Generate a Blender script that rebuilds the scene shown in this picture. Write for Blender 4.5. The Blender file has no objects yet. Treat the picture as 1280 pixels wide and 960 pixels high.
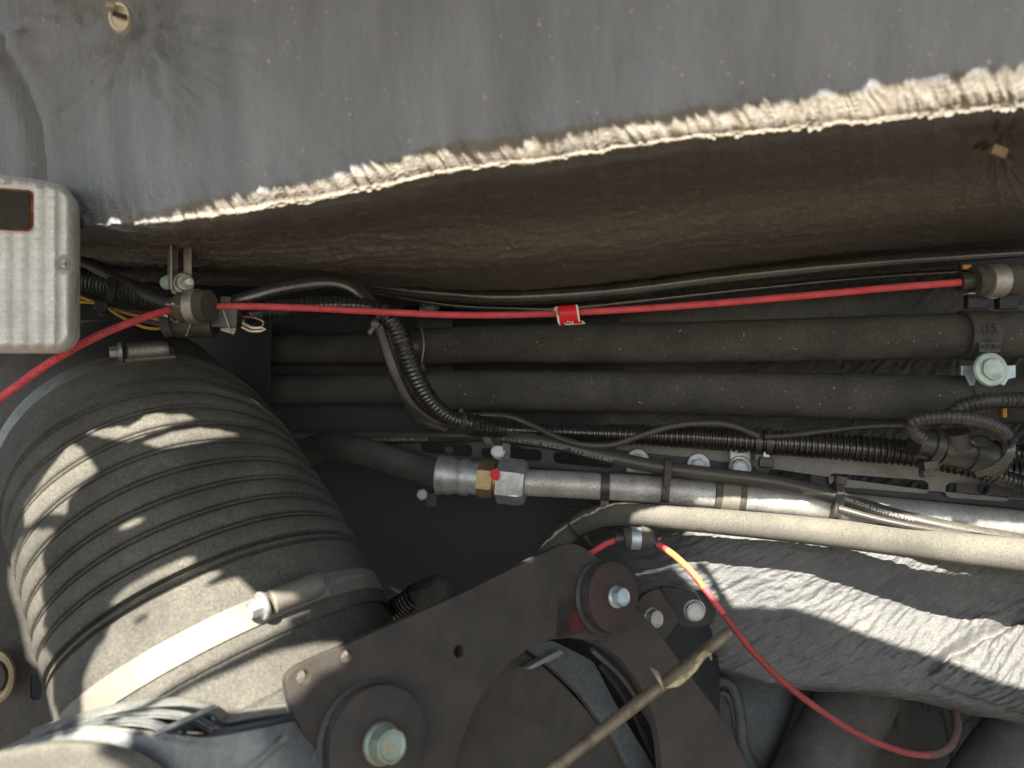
import bpy, bmesh, math, random
import numpy as np
from mathutils import Vector, Matrix
C = bpy.context.scene
COL = C.collection
rad = math.radians
V = Vector
random.seed(4)

# ------------------------------------------------------------------ camera, light, exposure
cam_d = bpy.data.cameras.new('camera')
cam = bpy.data.objects.new('camera', cam_d); COL.objects.link(cam)
cam.location = (0, 0, 0); cam.rotation_euler = (rad(90), 0, 0)
cam_d.sensor_width = 36; cam_d.lens = 18 / math.tan(rad(33))
cam_d.clip_start = .01; cam_d.clip_end = 200
cam_d.dof.use_dof = True; cam_d.dof.focus_distance = .72; cam_d.dof.aperture_fstop = 5.6
C.camera = cam
SUN_D = V((.17, .76, -.63)).normalized()          # the way the sunlight travels
w = bpy.data.worlds.new('World'); C.world = w; w.use_nodes = True
wn = w.node_tree.nodes; wn.clear()
sky = wn.new('ShaderNodeTexSky'); sky.sky_type = 'NISHITA'; sky.sun_disc = False
to_sun = -SUN_D
sky.sun_elevation = math.asin(to_sun.z)
sky.sun_rotation = math.atan2(to_sun.x, to_sun.y)
sky.air_density = 1.0; sky.dust_density = 1.0; sky.ozone_density = 1
bg = wn.new('ShaderNodeBackground'); bg.inputs[1].default_value = .060
wo = wn.new('ShaderNodeOutputWorld')
w.node_tree.links.new(sky.outputs[0], bg.inputs[0]); w.node_tree.links.new(bg.outputs[0], wo.inputs[0])
sun_d = bpy.data.lights.new('sun', 'SUN'); sun_d.energy = 4.2; sun_d.angle = rad(.4); sun_d.color = (1, .93, .8)
sun = bpy.data.objects.new('sun', sun_d); COL.objects.link(sun)
sun.rotation_euler = SUN_D.to_track_quat('-Z', 'Y').to_euler(); sun.location = (-.5, -2, 2)
C.view_settings.view_transform = 'Standard'; C.view_settings.look = 'None'
C.view_settings.exposure = 2.25; C.view_settings.gamma = 1
C.render.engine = 'CYCLES'
C.cycles.max_bounces = 7; C.cycles.use_denoising = True

K = 2 * math.tan(rad(33)) / 1280
def P(px, py, Y): return V(((px - 640) * K * Y, Y, (480 - py) * K * Y))
def PL(l): return [P(*q[:3]) for q in l]

# ------------------------------------------------------------------ materials
MATS = {}
def mat(name, col, rough=.7, metal=0., dust=0., dcol=(.42, .36, .27), up=.25, var=.25, vs=40, sp=900, bump=.25, bs=700,
        stretch=None, wr=0, ws=60, coat=0, spec=.32, rim=None, trans=0, spots=0, scol=(.55, .47, .35)):
    m = bpy.data.materials.new(name); m.use_nodes = True
    nt = m.node_tree; n = nt.nodes; L = nt.links
    b = n['Principled BSDF']
    tc = n.new('ShaderNodeTexCoord'); mp = n.new('ShaderNodeMapping'); L.new(tc.outputs['Object'], mp.inputs[0])
    geo = n.new('ShaderNodeNewGeometry')
    def noise(s, det=4, r=.55, stretched=False, d=0):
        q = n.new('ShaderNodeTexNoise'); q.inputs['Scale'].default_value = s; q.inputs['Detail'].default_value = det
        q.inputs['Roughness'].default_value = r; q.inputs['Distortion'].default_value = d
        if stretched:
            mm = n.new('ShaderNodeMapping'); mm.inputs['Scale'].default_value = stretch; L.new(tc.outputs['Object'], mm.inputs[0]); L.new(mm.outputs[0], q.inputs[0])
        else: L.new(mp.outputs[0], q.inputs[0])
        return q.outputs[0]
    def ramp(x, a, c):
        q = n.new('ShaderNodeMapRange'); q.inputs[1].default_value = a; q.inputs[2].default_value = c; L.new(x, q.inputs[0]); return q.outputs[0]
    def math_(op, a, c):
        q = n.new('ShaderNodeMath'); q.operation = op; q.use_clamp = False
        for i, x in enumerate((a, c)):
            if isinstance(x, (int, float)): q.inputs[i].default_value = x
            else: L.new(x, q.inputs[i])
        return q.outputs[0]
    def mix(f, a, c):
        q = n.new('ShaderNodeMix'); q.data_type = 'RGBA'
        if isinstance(f, (int, float)): q.inputs[0].default_value = f
        else: L.new(f, q.inputs[0])
        for i, x in ((6, a), (7, c)):
            if isinstance(x, tuple): q.inputs[i].default_value = (*x[:3], 1)
            else: L.new(x, q.inputs[i])
        return q.outputs[2]
    big = ramp(noise(vs, 5, .6, stretch is not None), .3, .7)
    c = mix(big, tuple(x * (1 - var) for x in col), tuple(min(1, x * (1 + var)) for x in col))
    rr = None
    if dust > 0:
        fine = ramp(noise(sp, 3, .8), .40, .64)
        fine2 = ramp(noise(sp * .31, 3, .7), .35, .68)
        fine = math_('ADD', math_('MULTIPLY', fine, .62), math_('MULTIPLY', fine2, .38))
        coarse = ramp(noise(vs * .6 + 11, 6, .65), .28, .72)
        sep = n.new('ShaderNodeSeparateXYZ'); L.new(geo.outputs['Normal'], sep.inputs[0])
        upf = math_('MULTIPLY', math_('MAXIMUM', sep.outputs[2], 0.), up)
        f = math_('ADD', math_('MULTIPLY', math_('ADD', math_('MULTIPLY', coarse, 1.1), .3), dust), upf)
        f = math_('MULTIPLY', f, math_('ADD', math_('MULTIPLY', fine, 1.5), .12))
        q = n.new('ShaderNodeClamp'); L.new(f, q.inputs[0]); f = q.outputs[0]
        c = mix(f, c, dcol)
        rr = math_('ADD', math_('MULTIPLY', f, .95 - rough), rough)
    if spots > 0:
        s2 = ramp(noise(260, 2, .5), .70 - spots * .1, .74)
        c = mix(s2, c, scol)
    if rim:   # patches of another colour (rust, corrosion)
        c = mix(math_('MULTIPLY', ramp(noise(rim[1], 5, .7), .5, .62), rim[2]), c, rim[0])
    L.new(c, b.inputs['Base Color'])
    if rr is None:
        rr = math_('ADD', math_('MULTIPLY', noise(vs * 2 + 30), .3), max(.02, rough - .15))
    q = n.new('ShaderNodeClamp'); L.new(rr, q.inputs[0]); L.new(q.outputs[0], b.inputs['Roughness'])
    b.inputs['Metallic'].default_value = metal; b.inputs['Specular IOR Level'].default_value = spec if metal < .5 else .5
    if coat: b.inputs['Coat Weight'].default_value = coat; b.inputs['Coat Roughness'].default_value = .25
    if trans: b.inputs['Transmission Weight'].default_value = trans
    h = noise(bs, 4, .6)
    if wr:
        h = math_('ADD', math_('MULTIPLY', noise(ws, 6, .65, stretch is not None, .4), wr), math_('MULTIPLY', h, .25))
    bp = n.new('ShaderNodeBump'); bp.inputs['Strength'].default_value = min(1, bump); bp.inputs['Distance'].default_value = .0012 * (1 + wr)
    L.new(h, bp.inputs['Height']); L.new(bp.outputs[0], b.inputs['Normal'])
    MATS[name] = m
    return m
BROWN = (.30, .235, .15)
mat('panel_foil', (.24, .26, .30), .40, dust=.09, dcol=(.50, .47, .41), up=.25, vs=25, sp=1400, bump=.7, bs=900, wr=1.3, ws=210, stretch=(1, 1, .22), spots=.03, spec=.5)
mat('blanket', (.060, .067, .078), .42, dust=.21, dcol=(.48, .45, .40), up=.06, vs=12, sp=1500, bump=.7, bs=1200, wr=.9, ws=420, stretch=(.3, .4, 1.3), spec=.5)
mat('bellows_rubber', (.027, .027, .027), .75, spec=.25, dust=.22, dcol=(.37, .345, .285), up=.08, vs=14, sp=1500, bump=.35, bs=1300)
mat('pipe_foam', (.034, .034, .034), .75, dust=.22, dcol=(.24, .222, .19), up=.22, vs=30, sp=1500, bump=.35, bs=1000, spots=.02, scol=(.3, .27, .22))
mat('pipe_dark', (.03, .029, .028), .7, dust=.18, dcol=(.22, .20, .16), up=.15, vs=20, sp=1200)
mat('hose_rubber', (.028, .028, .029), .6, dust=.18, dcol=(.28, .265, .24), up=.12, vs=25, sp=1700, bump=.2)
mat('dusty_hose', (.055, .056, .055), .85, dust=.19, dcol=(.42, .38, .29), up=.12, vs=18, sp=1700, bump=.3)
mat('conduit', (.012, .012, .013), .24, dust=.07, dcol=(.22, .19, .14), up=.1, vs=30, sp=1200, bump=.05, spec=.8)
mat('conduit_dusty', (.019, .019, .019), .36, dust=.17, dcol=(.22, .20, .17), up=.12, vs=40, sp=900, bump=.2, spec=.6)
mat('black_plastic', (.014, .014, .015), .34, dust=.10, dcol=(.26, .22, .17), up=.15, vs=50, sp=1300, bump=.1, spec=.6)
mat('cable_black', (.018, .018, .019), .36, dust=.12, dcol=(.28, .25, .2), up=.18, vs=30, sp=1600, bump=.08, spec=.6)
mat('rubber_trim', (.018, .018, .018), .24, dust=.08, dcol=(.28, .25, .2), up=.1, vs=30, sp=1300, bump=.1, spec=.9, coat=.4)
mat('clamp_rubber', (.03, .03, .031), .6, dust=.22, dcol=(.30, .26, .2), up=.2, vs=60, sp=1300)
mat('paint_black', (.010, .012, .017), .4, dust=.05, dcol=(.2, .18, .16), up=.15, vs=20, sp=1500, bump=.06)
mat('rail_paint', (.018, .022, .035), .38, dust=.12, dcol=(.34, .30, .24), up=1.3, vs=30, sp=1600, bump=.1)
mat('wall_paint', (.018, .024, .033), .5, dust=.05, dcol=(.12, .13, .15), up=.1, vs=6, sp=1300, bump=.1, spec=.2)
mat('red_cable', (.62, .045, .070), .42, dust=.26, dcol=(.48, .22, .19), up=.14, vs=70, sp=900, var=.25, bump=.15)
mat('sunlit_sheath', (.78, .27, .07), .45, dust=.25, dcol=(.60, .14, .09), vs=60, sp=900)  # red sheath in strong sun, the glare put into its colour
mat('rail_dusty', (.16, .16, .16), .5, dust=.5, dcol=(.40, .37, .33), up=.3, vs=40, sp=1500, bump=.15)
mat('red_cable_dirty', (.25, .022, .028), .45, dust=.28, dcol=(.26, .15, .11), up=.15, vs=60, sp=1500, bump=.2)
mat('brown_cable', (.07, .035, .03), .6, dust=.3, dcol=(.20, .15, .12), vs=60)
mat('yellow_wire', (.55, .33, .03), .45, dust=.15, dcol=(.25, .2, .1), vs=80)
mat('black_wire', (.015, .015, .015), .4, vs=80)
mat('zinc', (.42, .44, .46), .42, metal=.65, dust=.12, dcol=(.38, .36, .31), up=.15, vs=90, sp=1200, bump=.25, bs=500, rim=((.28, .28, .27), 160, .5))
mat('zinc_dull', (.50, .48, .44), .45, metal=.9, dust=.25, dcol=(.34, .30, .23), up=.2, vs=70, sp=1100, bump=.4, bs=500)
mat('galv_tube', (.48, .48, .47), .44, metal=.5, dust=.25, dcol=(.36, .33, .28), up=.12, vs=60, sp=1000, bump=.12, bs=400, rim=((.13, .12, .11), 700, .6))
mat('band_steel', (.22, .21, .19), .5, metal=.45, dust=.6, dcol=(.24, .215, .165), up=.1, vs=60, sp=1200, bump=.15, bs=600)
mat('band_dirty', (.34, .32, .29), .42, metal=.9, dust=.4, dcol=(.24, .21, .165), up=.2, vs=60, sp=1200, bump=.15)
mat('green_bolt', (.30, .40, .34), .45, metal=.45, dust=.10, dcol=(.38, .36, .28), vs=120, sp=1200, bump=.5, bs=350, rim=((.42, .22, .06), 70, .55))
mat('mint_bolt', (.48, .57, .53), .40, metal=.3, vs=100, bump=.3)
mat('pale_zinc', (.50, .58, .66), .35, metal=.6, dust=.1, vs=80, bump=.3)
mat('steel_brown', (.040, .036, .033), .55, metal=.1, dust=.26, dcol=(.13, .11, .09), up=.15, vs=25, sp=1700, bump=.35, bs=1500, rim=((.075, .058, .046), 60, .5))
mat('steel_rust', (.042, .030, .027), .62, metal=.1, dust=.24, dcol=(.13, .095, .08), up=.15, vs=60, sp=1500, bump=.4, rim=((.07, .036, .028), 90, .6))
mat('mount_rubber', (.014, .014, .015), .4, dust=.16, dcol=(.3, .3, .3), up=.15, vs=40, sp=1200, bump=.15)
mat('cast_blue', (.033, .040, .046), .5, dust=.24, dcol=(.26, .26, .25), up=.1, vs=18, sp=900, bump=.3, bs=500)
mat('cast_alu', (.13, .15, .17), .55, metal=.2, dust=.40, dcol=(.36, .345, .30), up=.4, vs=30, sp=1000, bump=.5, bs=500, rim=((.10, .125, .15), 70, .35))
mat('brass', (.42, .30, .17), .42, metal=.75, dust=.2, dcol=(.30, .24, .16), vs=90, bump=.3)
mat('copper', (.50, .26, .14), .45, metal=.7, vs=80)
mat('red_paint', (.65, .02, .03), .5, vs=80, bump=.4)
mat('rod_steel', (.30, .25, .18), .40, metal=.75, dust=.4, dcol=(.25, .20, .14), up=.2, vs=50, sp=900, bump=.3, rim=((.10, .07, .05), 90, .5))
mat('leaf', (.50, .42, .22), .7, vs=150, var=.5, bump=.6, rim=((.75, .72, .62), 120, .9))
mat('label_red', (.62, .015, .02), .30, vs=60, var=.05, bump=.02)
mat('label_white', (.75, .70, .58), .5, vs=60, var=.1, bump=.05)
mat('bronze_clip', (.32, .22, .13), .35, metal=.8, dust=.2, vs=90)
mat('lens', (.90, .90, .87), .24, dust=.07, dcol=(.55, .51, .43), up=.1, vs=30, sp=600, bump=.3, bs=250, trans=.10, spec=.6)
mat('amber', (.22, .05, .012), .3, vs=60, rim=((.55, .22, .03), 70, .7))
mat('lens_dark', (.028, .024, .018), .4, vs=40, dust=.15, dcol=(.14, .12, .09), spec=.15)
mat('button', (.72, .66, .52), .35, metal=.3, vs=50, var=.15, bump=.2)
mat('tin_grey', (.45, .42, .38), .4, metal=.5, vs=60, bump=.3)
mat('orange_bit', (.55, .25, .06), .6, vs=60)
mat('print_white', (.42, .42, .40), .7, vs=400, var=.4)
mat('print_dark', (.10, .012, .015), .6, vs=400, var=.4)
mat('print_emboss', (.008, .008, .008), .6, vs=100)
mat('tan_rim', (.30, .25, .15), .5, metal=.5, dust=.3, vs=50)
mat('sun_blocker_paint', (.35, .35, .35), .6, vs=5)
mat('ground_concrete', (.075, .062, .048), .9, vs=3)
mat('mark_red', (.30, .045, .045), .65, vs=60)
_n = MATS['mark_red'].node_tree.nodes; _l = MATS['mark_red'].node_tree.links      # sprayed paint thinning out to nothing
_t = _n.new('ShaderNodeTexCoord'); _m = _n.new('ShaderNodeMapping'); _m.inputs['Scale'].default_value = (85, 60, 60)
_l.new(_t.outputs['Object'], _m.inputs[0]); _v = _n.new('ShaderNodeVectorMath'); _v.operation = 'MULTIPLY'; _v.inputs[1].default_value = (1, 0, 1); _l.new(_m.outputs[0], _v.inputs[0])
_q = _n.new('ShaderNodeVectorMath'); _q.operation = 'LENGTH'; _l.new(_v.outputs[0], _q.inputs[0])
_r = _n.new('ShaderNodeMapRange'); _r.interpolation_type = 'SMOOTHSTEP'; _r.inputs[1].default_value = .85; _r.inputs[2].default_value = .0; _r.inputs[3].default_value = 0; _r.inputs[4].default_value = .6; _l.new(_q.outputs['Value'], _r.inputs[0])
_x = _n.new('ShaderNodeTexNoise'); _x.inputs['Detail'].default_value = 4; _x.inputs['Scale'].default_value = 900; _l.new(_t.outputs['Object'], _x.inputs[0])
_y = _n.new('ShaderNodeMath'); _y.operation = 'MULTIPLY'; _l.new(_x.outputs[0], _y.inputs[0]); _l.new(_r.outputs[0], _y.inputs[1]); _l.new(_y.outputs[0], _n['Principled BSDF'].inputs['Alpha'])

# ------------------------------------------------------------------ object helpers
def meta(o, label=None, cat=None, group=None, kind=None):
    if label: o['label'] = label
    if cat: o['category'] = cat
    if group: o['group'] = group
    if kind: o['kind'] = kind
    return o
def thing(name, label, cat, loc, group=None, kind=None):
    o = bpy.data.objects.new(name, None); COL.objects.link(o); o.location = loc; o.empty_display_size = .01
    return meta(o, label, cat, group, kind)
def worldloc(o):
    v = V(o.location)
    while o.parent: o = o.parent; v = v + V(o.location)
    return v
def link(name, me, m, parent=None, smooth=True):
    """mesh in world coordinates -> object whose origin is its parent's, or its own middle"""
    me.materials.clear(); me.materials.append(MATS[m])
    if smooth is not None:
        me.polygons.foreach_set('use_smooth', [bool(smooth)] * len(me.polygons))
    o = bpy.data.objects.new(name, me); COL.objects.link(o)
    n = len(me.vertices); a = np.empty(n * 3); me.vertices.foreach_get('co', a)
    c = a.reshape(-1, 3).mean(0) if n else np.zeros(3)
    c = V(c)
    me.transform(Matrix.Translation(-c))
    if parent: o.parent = parent; o.location = c - worldloc(parent)
    else: o.location = c
    return o
def mesh(verts, faces):
    me = bpy.data.meshes.new('m'); me.from_pydata([tuple(v) for v in verts], [], faces); me.update(); return me
def autosmooth(o, ang=40):
    me = o.data
    bm = bmesh.new(); bm.from_mesh(me)
    for e in bm.edges:
        e.smooth = not (len(e.link_faces) == 2 and e.calc_face_angle(0) > rad(ang))
    bm.to_mesh(me); bm.free(); return o
def cr(pts, n=8):
    """Catmull-Rom through tuples/vectors of any size"""
    p = [np.array(q, float) for q in pts]
    if len(p) == 2:
        return [p[0] + (p[1] - p[0]) * i / n for i in range(n + 1)]
    p = [2 * p[0] - p[1]] + p + [2 * p[-1] - p[-2]]; out = []
    for i in range(1, len(p) - 2):
        for j in range(n):
            t = j / n; a, b, c, d = p[i - 1:i + 3]
            out.append(.5 * (2 * b + (c - a) * t + (2 * a - 5 * b + 4 * c - d) * t * t + (3 * b - a - 3 * c + d) * t ** 3))
    out.append(p[-2]); return out
def resample(pts, step):
    p = np.array([tuple(q) for q in pts]); seg = np.linalg.norm(np.diff(p[:, :3], axis=0), axis=1); s = np.r_[0, np.cumsum(seg)]
    n = max(2, int(round(s[-1] / step)) + 1); t = np.linspace(0, s[-1], n)
    return np.stack([np.interp(t, s, p[:, i]) for i in range(p.shape[1])], 1), t
def frames(p):
    T = np.gradient(p, axis=0); T /= np.linalg.norm(T, axis=1)[:, None] + 1e-12
    u = np.cross(T[0], [0, 1, 0]); u /= np.linalg.norm(u) + 1e-12; U = []
    for t in T:
        u = u - t * np.dot(u, t); u /= np.linalg.norm(u) + 1e-12; U.append(u)
    U = np.array(U); return T, U, np.cross(T, U)
def sweep_mesh(pts, r, step=.004, seg=16, prof=None, flat=1., caps=True, wob=0):
    """pts: (px,py,Y[,r scale]) control points; r metres; prof(s)->radius factor; flat squashes the frame's second axis"""
    ctl = [(*P(q[0], q[1], q[2]), q[3] if len(q) > 3 else 1.) for q in pts]
    if pts[-1][0] >= 1300:      # runs on past the edge of the view
        e = np.array(ctl[-1]); q = np.array(ctl[-2]); d = e - q; ctl.append(tuple(e + d * (.34 / np.linalg.norm(d[:3]))))
    a, t = resample(cr(ctl, 14), step); p = a[:, :3]; rs = a[:, 3] * r
    if prof is not None: rs = rs * np.array([prof(x) for x in t])
    if wob:
        rs = rs * (1 + wob * (vnoise(t * 60, t * 0 + 3.3, 5) - .5) + wob * .5 * (vnoise(t * 200, t * 0 + 1.3, 6) - .5))
    T, U, W = frames(p); ang = np.linspace(0, 2 * np.pi, seg, endpoint=False)
    v = p[:, None] + rs[:, None, None] * (np.cos(ang)[None, :, None] * U[:, None] + flat * np.sin(ang)[None, :, None] * W[:, None])
    n = len(p); v = v.reshape(-1, 3); f = []
    for i in range(n - 1):
        for j in range(seg):
            k = (j + 1) % seg; f.append((i * seg + j, i * seg + k, (i + 1) * seg + k, (i + 1) * seg + j))
    if caps: f.append(tuple(range(seg))[::-1]); f.append(tuple((n - 1) * seg + j for j in range(seg)))
    me = mesh(v, f); fixn(me); return me
def fixn(me):
    bm = bmesh.new(); bm.from_mesh(me); bmesh.ops.recalc_face_normals(bm, faces=bm.faces); bm.to_mesh(me); bm.free()
def tube(name, pts, r, m, parent=None, **k):
    o = link(name, sweep_mesh(pts, r, **k), m, parent); return autosmooth(o, 55)
def ribs(pitch, depth=.16, duty=.55):
    def f(s):
        x = (s / pitch) % 1.
        return 1. if x < duty else 1 - depth
    return f
def hashn(ix, iy, seed):
    x = np.sin(ix * 127.1 + iy * 311.7 + seed * 74.7) * 43758.5453; return x - np.floor(x)
def vnoise(x, y, seed=0):
    ix, iy = np.floor(x), np.floor(y); fx, fy = x - ix, y - iy; fx = fx * fx * (3 - 2 * fx); fy = fy * fy * (3 - 2 * fy)
    a, b, c, d = hashn(ix, iy, seed), hashn(ix + 1, iy, seed), hashn(ix, iy + 1, seed), hashn(ix + 1, iy + 1, seed)
    return a + (b - a) * fx + (c - a) * fy + (a - b - c + d) * fx * fy
def fbm(x, y, o=4, seed=0):
    s = 0; a = .5
    for i in range(o): s = s + a * vnoise(x, y, seed + i * 7); x = x * 2.03 + 5.1; y = y * 2.03 + 9.7; a *= .5
    return s
def ridge(x, y, o=3, seed=0):
    s = 0; a = .5
    for i in range(o): s = s + a * (1 - np.abs(2 * vnoise(x, y, seed + i * 5) - 1)) ** 2; x = x * 2.1 + 3.3; y = y * 2.1 + 1.7; a *= .5
    return s
def grid_mesh(A):
    n, m = A.shape[:2]; v = A.reshape(-1, 3)
    i = np.arange(n - 1)[:, None] * m + np.arange(m - 1)[None]; f = np.stack([i, i + 1, i + m + 1, i + m], -1).reshape(-1, 4)
    me = bpy.data.meshes.new('g'); me.vertices.add(len(v)); me.vertices.foreach_set('co', v.ravel())
    me.loops.add(f.size); me.loops.foreach_set('vertex_index', f.ravel()); me.polygons.add(len(f))
    me.polygons.foreach_set('loop_start', np.arange(len(f)) * 4); me.polygons.foreach_set('loop_total', np.full(len(f), 4)); me.update(); me.validate(); return me
def loft(rows, nu=10, nv=6):
    """rows of (px,py,Y), all with as many points; smooth surface through them as world array"""
    R = [np.array([P(*q) for q in cr(r, nu)]) for r in rows]
    R = np.array(R); out = cr(list(R), nv) if len(R) > 2 else [R[0] + (R[1] - R[0]) * i / nv for i in range(nv + 1)]
    return np.array(out)
def solid_loft(name, rows, m, parent=None, thick=.003, nu=8, nv=4, sm=True):
    A = loft(rows, nu, nv); me = grid_mesh(A)
    bm = bmesh.new(); bm.from_mesh(me); bmesh.ops.recalc_face_normals(bm, faces=bm.faces)
    bm.normal_update()
    c = sum((f.normal.y * f.calc_area() for f in bm.faces)); s = -1 if c > 0 else 1
    if s < 0: bmesh.ops.reverse_faces(bm, faces=bm.faces)
    bmesh.ops.solidify(bm, geom=bm.faces[:], thickness=thick); bm.to_mesh(me); bm.free()
    o = link(name, me, m, parent, sm); return autosmooth(o, 45) if sm else o
def basis(axis, hint=V((0, 0, 1))):
    z = V(axis).normalized(); x = V(hint).cross(z)
    if x.length < 1e-4: x = V((1, 0, 0)).cross(z)
    x.normalize(); y = z.cross(x); return Matrix((x, y, z)).transposed()
def lathe(name, c, axis, prof, m, parent=None, seg=28, ell=(1, 1), sm=35):
    """prof: (r, h) metres, h along axis"""
    B = basis(axis); v = []; f = []
    for r, h in prof:
        for j in range(seg):
            a = 2 * math.pi * j / seg; v.append(V(c) + B @ V((r * math.cos(a) * ell[0], r * math.sin(a) * ell[1], h)))
    n = len(prof)
    for i in range(n - 1):
        for j in range(seg):
            k = (j + 1) % seg; f.append((i * seg + j, i * seg + k, (i + 1) * seg + k, (i + 1) * seg + j))
    f.append(tuple(range(seg))[::-1]); f.append(tuple((n - 1) * seg + j for j in range(seg)))
    me = mesh(v, f); fixn(me); return autosmooth(link(name, me, m, parent), sm)
def hexhead(name, c, axis, r, h, m, parent=None, rot=.3, flange=None, fh=None, dish=True):
    """hex bolt head with chamfered corners, dished top and (optional) flange"""
    B = basis(axis); v = []; f = []
    def ring(fn, z, n=24):
        s = len(v)
        for j in range(n):
            a = 2 * math.pi * j / n + rot; rr = fn(2 * math.pi * j / n); v.append(V(c) + B @ V((rr * math.cos(a), rr * math.sin(a), z)))
        return s
    hexr = lambda a: r * math.cos(math.pi / 6) / math.cos((a % (math.pi / 3)) - math.pi / 6)
    rings = []
    z = 0
    if flange:
        fh = fh or h * .22
        for rr, zz in ((flange, 0), (flange, fh * .5), (flange * .93, fh), (r * 1.02, fh * 1.15)): rings.append(ring(lambda a, q=rr: q, zz))
        z = fh
    rings.append(ring(hexr, z)); rings.append(ring(lambda a: hexr(a) if hexr(a) < r * .93 else hexr(a), h * .80))
    rings.append(ring(lambda a: min(hexr(a), r * .89), h)); rings.append(ring(lambda a: r * .78, h * 1.02))
    if dish: rings.append(ring(lambda a: r * .66, h * .95)); rings.append(ring(lambda a: r * .2, h * .96))
    for a, b in zip(rings, rings[1:]):
        for j in range(24):
            k = (j + 1) % 24; f.append((a + j, a + k, b + k, b + j))
    f.append(tuple(range(rings[0], rings[0] + 24))[::-1]); f.append(tuple(range(rings[-1], rings[-1] + 24)))
    me = mesh(v, f); fixn(me); return autosmooth(link(name, me, m, parent), 24)
def washer(name, c, axis, r, t, m, parent=None):
    return lathe(name, c, axis, [(r * .2, 0), (r, 0), (r, t * .7), (r * .94, t), (r * .2, t)], m, parent)
def plane(px, py, Y, n):
    O = P(px, py, Y); n = V(n).normalized(); B = basis(n)
    return O, B
def onpl(pl, px, py, off=0):
    O, B = pl; n = B.col[2]; d = P(px, py, 1.); t = (O + n * off).dot(n) / d.dot(n); return d * t
def round_poly(pts, r, n=6):
    out = []; N = len(pts)
    for i in range(N):
        p, a, b = V(pts[i]), V(pts[i - 1]), V(pts[(i + 1) % N]); rr = r[i] if isinstance(r, (list, tuple)) else r
        u, w_ = (a - p), (b - p); q = min(rr, u.length * .48, w_.length * .48)
        if q < 1e-6: out.append(p); continue
        s, e = p + u.normalized() * q, p + w_.normalized() * q
        for k in range(n + 1):
            t = k / n; out.append((1 - t) ** 2 * s + 2 * t * (1 - t) * p + t * t * e)
    return out
def plate(name, pl, outline, thick, m, parent=None, holes=(), bevel=.0006, off=0, rnd=0, smooth=False):
    """flat plate on a plane from 2-D px outline; holes: lists of px points, or (px,py,r metres)"""
    O, B = pl; Bi = B.transposed()
    def loc(q): v = Bi @ (onpl(pl, q[0], q[1], off) - O); return V((v.x, v.y, 0))
    cu = bpy.data.curves.new('c', 'CURVE'); cu.dimensions = '2D'; cu.fill_mode = 'BOTH'; cu.extrude = max(1e-5, thick / 2 - bevel); cu.bevel_depth = bevel; cu.bevel_resolution = 1
    cu.offset = -bevel
    loops = [round_poly([loc(q) for q in outline], rnd)]
    for h in holes:
        if isinstance(h, tuple):
            c = loc(h); loops.append([c + V((h[2] * math.cos(a / 32 * 2 * math.pi), h[2] * math.sin(a / 32 * 2 * math.pi), 0)) for a in range(32)])
        elif isinstance(h[-1], (int, float)):
            loops.append(round_poly([loc(q) for q in h[:-1]], h[-1]))
        else: loops.append([loc(q) for q in h])
    for lp in loops:
        s = cu.splines.new('POLY'); s.points.add(len(lp) - 1); s.use_cyclic_u = True
        for i, q in enumerate(lp): s.points[i].co = (q.x, q.y, 0, 1)
    ob = bpy.data.objects.new('tmp', cu); COL.objects.link(ob)
    dg = bpy.context.evaluated_depsgraph_get(); me = bpy.data.meshes.new_from_object(ob.evaluated_get(dg))
    bpy.data.objects.remove(ob); bpy.data.curves.remove(cu)
    me.transform(Matrix.Translation(O + B.col[2] * (off - thick / 2)) @ B.to_4x4())
    return link(name, me, m, parent, smooth)
def box(name, c, size, m, parent=None, B=None, bev=.0008, sm=True):
    bm = bmesh.new(); bmesh.ops.create_cube(bm, size=1); bmesh.ops.scale(bm, vec=size, verts=bm.verts)
    if bev: bmesh.ops.bevel(bm, geom=bm.edges[:], offset=min(bev, min(size) * .3), segments=2, affect='EDGES', profile=.6)
    me = bpy.data.meshes.new('b'); bm.to_mesh(me); bm.free()
    if B is not None: me.transform(B.to_4x4())
    me.transform(Matrix.Translation(c)); o = link(name, me, m, parent, sm); return autosmooth(o, 30) if sm else o
def join(name, meshes, m, parent=None, sm=True, ang=35):
    bm = bmesh.new()
    for x in meshes: bm.from_mesh(x)
    me = bpy.data.meshes.new('j'); bm.to_mesh(me); bm.free(); o = link(name, me, m, parent, sm); return autosmooth(o, ang)
def text_mesh(s, size):
    cu = bpy.data.curves.new('t', 'FONT'); cu.body = s; cu.size = size; cu.align_y = 'CENTER'; cu.resolution_u = 2
    ob = bpy.data.objects.new('tmp', cu); COL.objects.link(ob); dg = bpy.context.evaluated_depsgraph_get()
    me = bpy.data.meshes.new_from_object(ob.evaluated_get(dg)); bpy.data.objects.remove(ob); bpy.data.curves.remove(cu)
    return me
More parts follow.
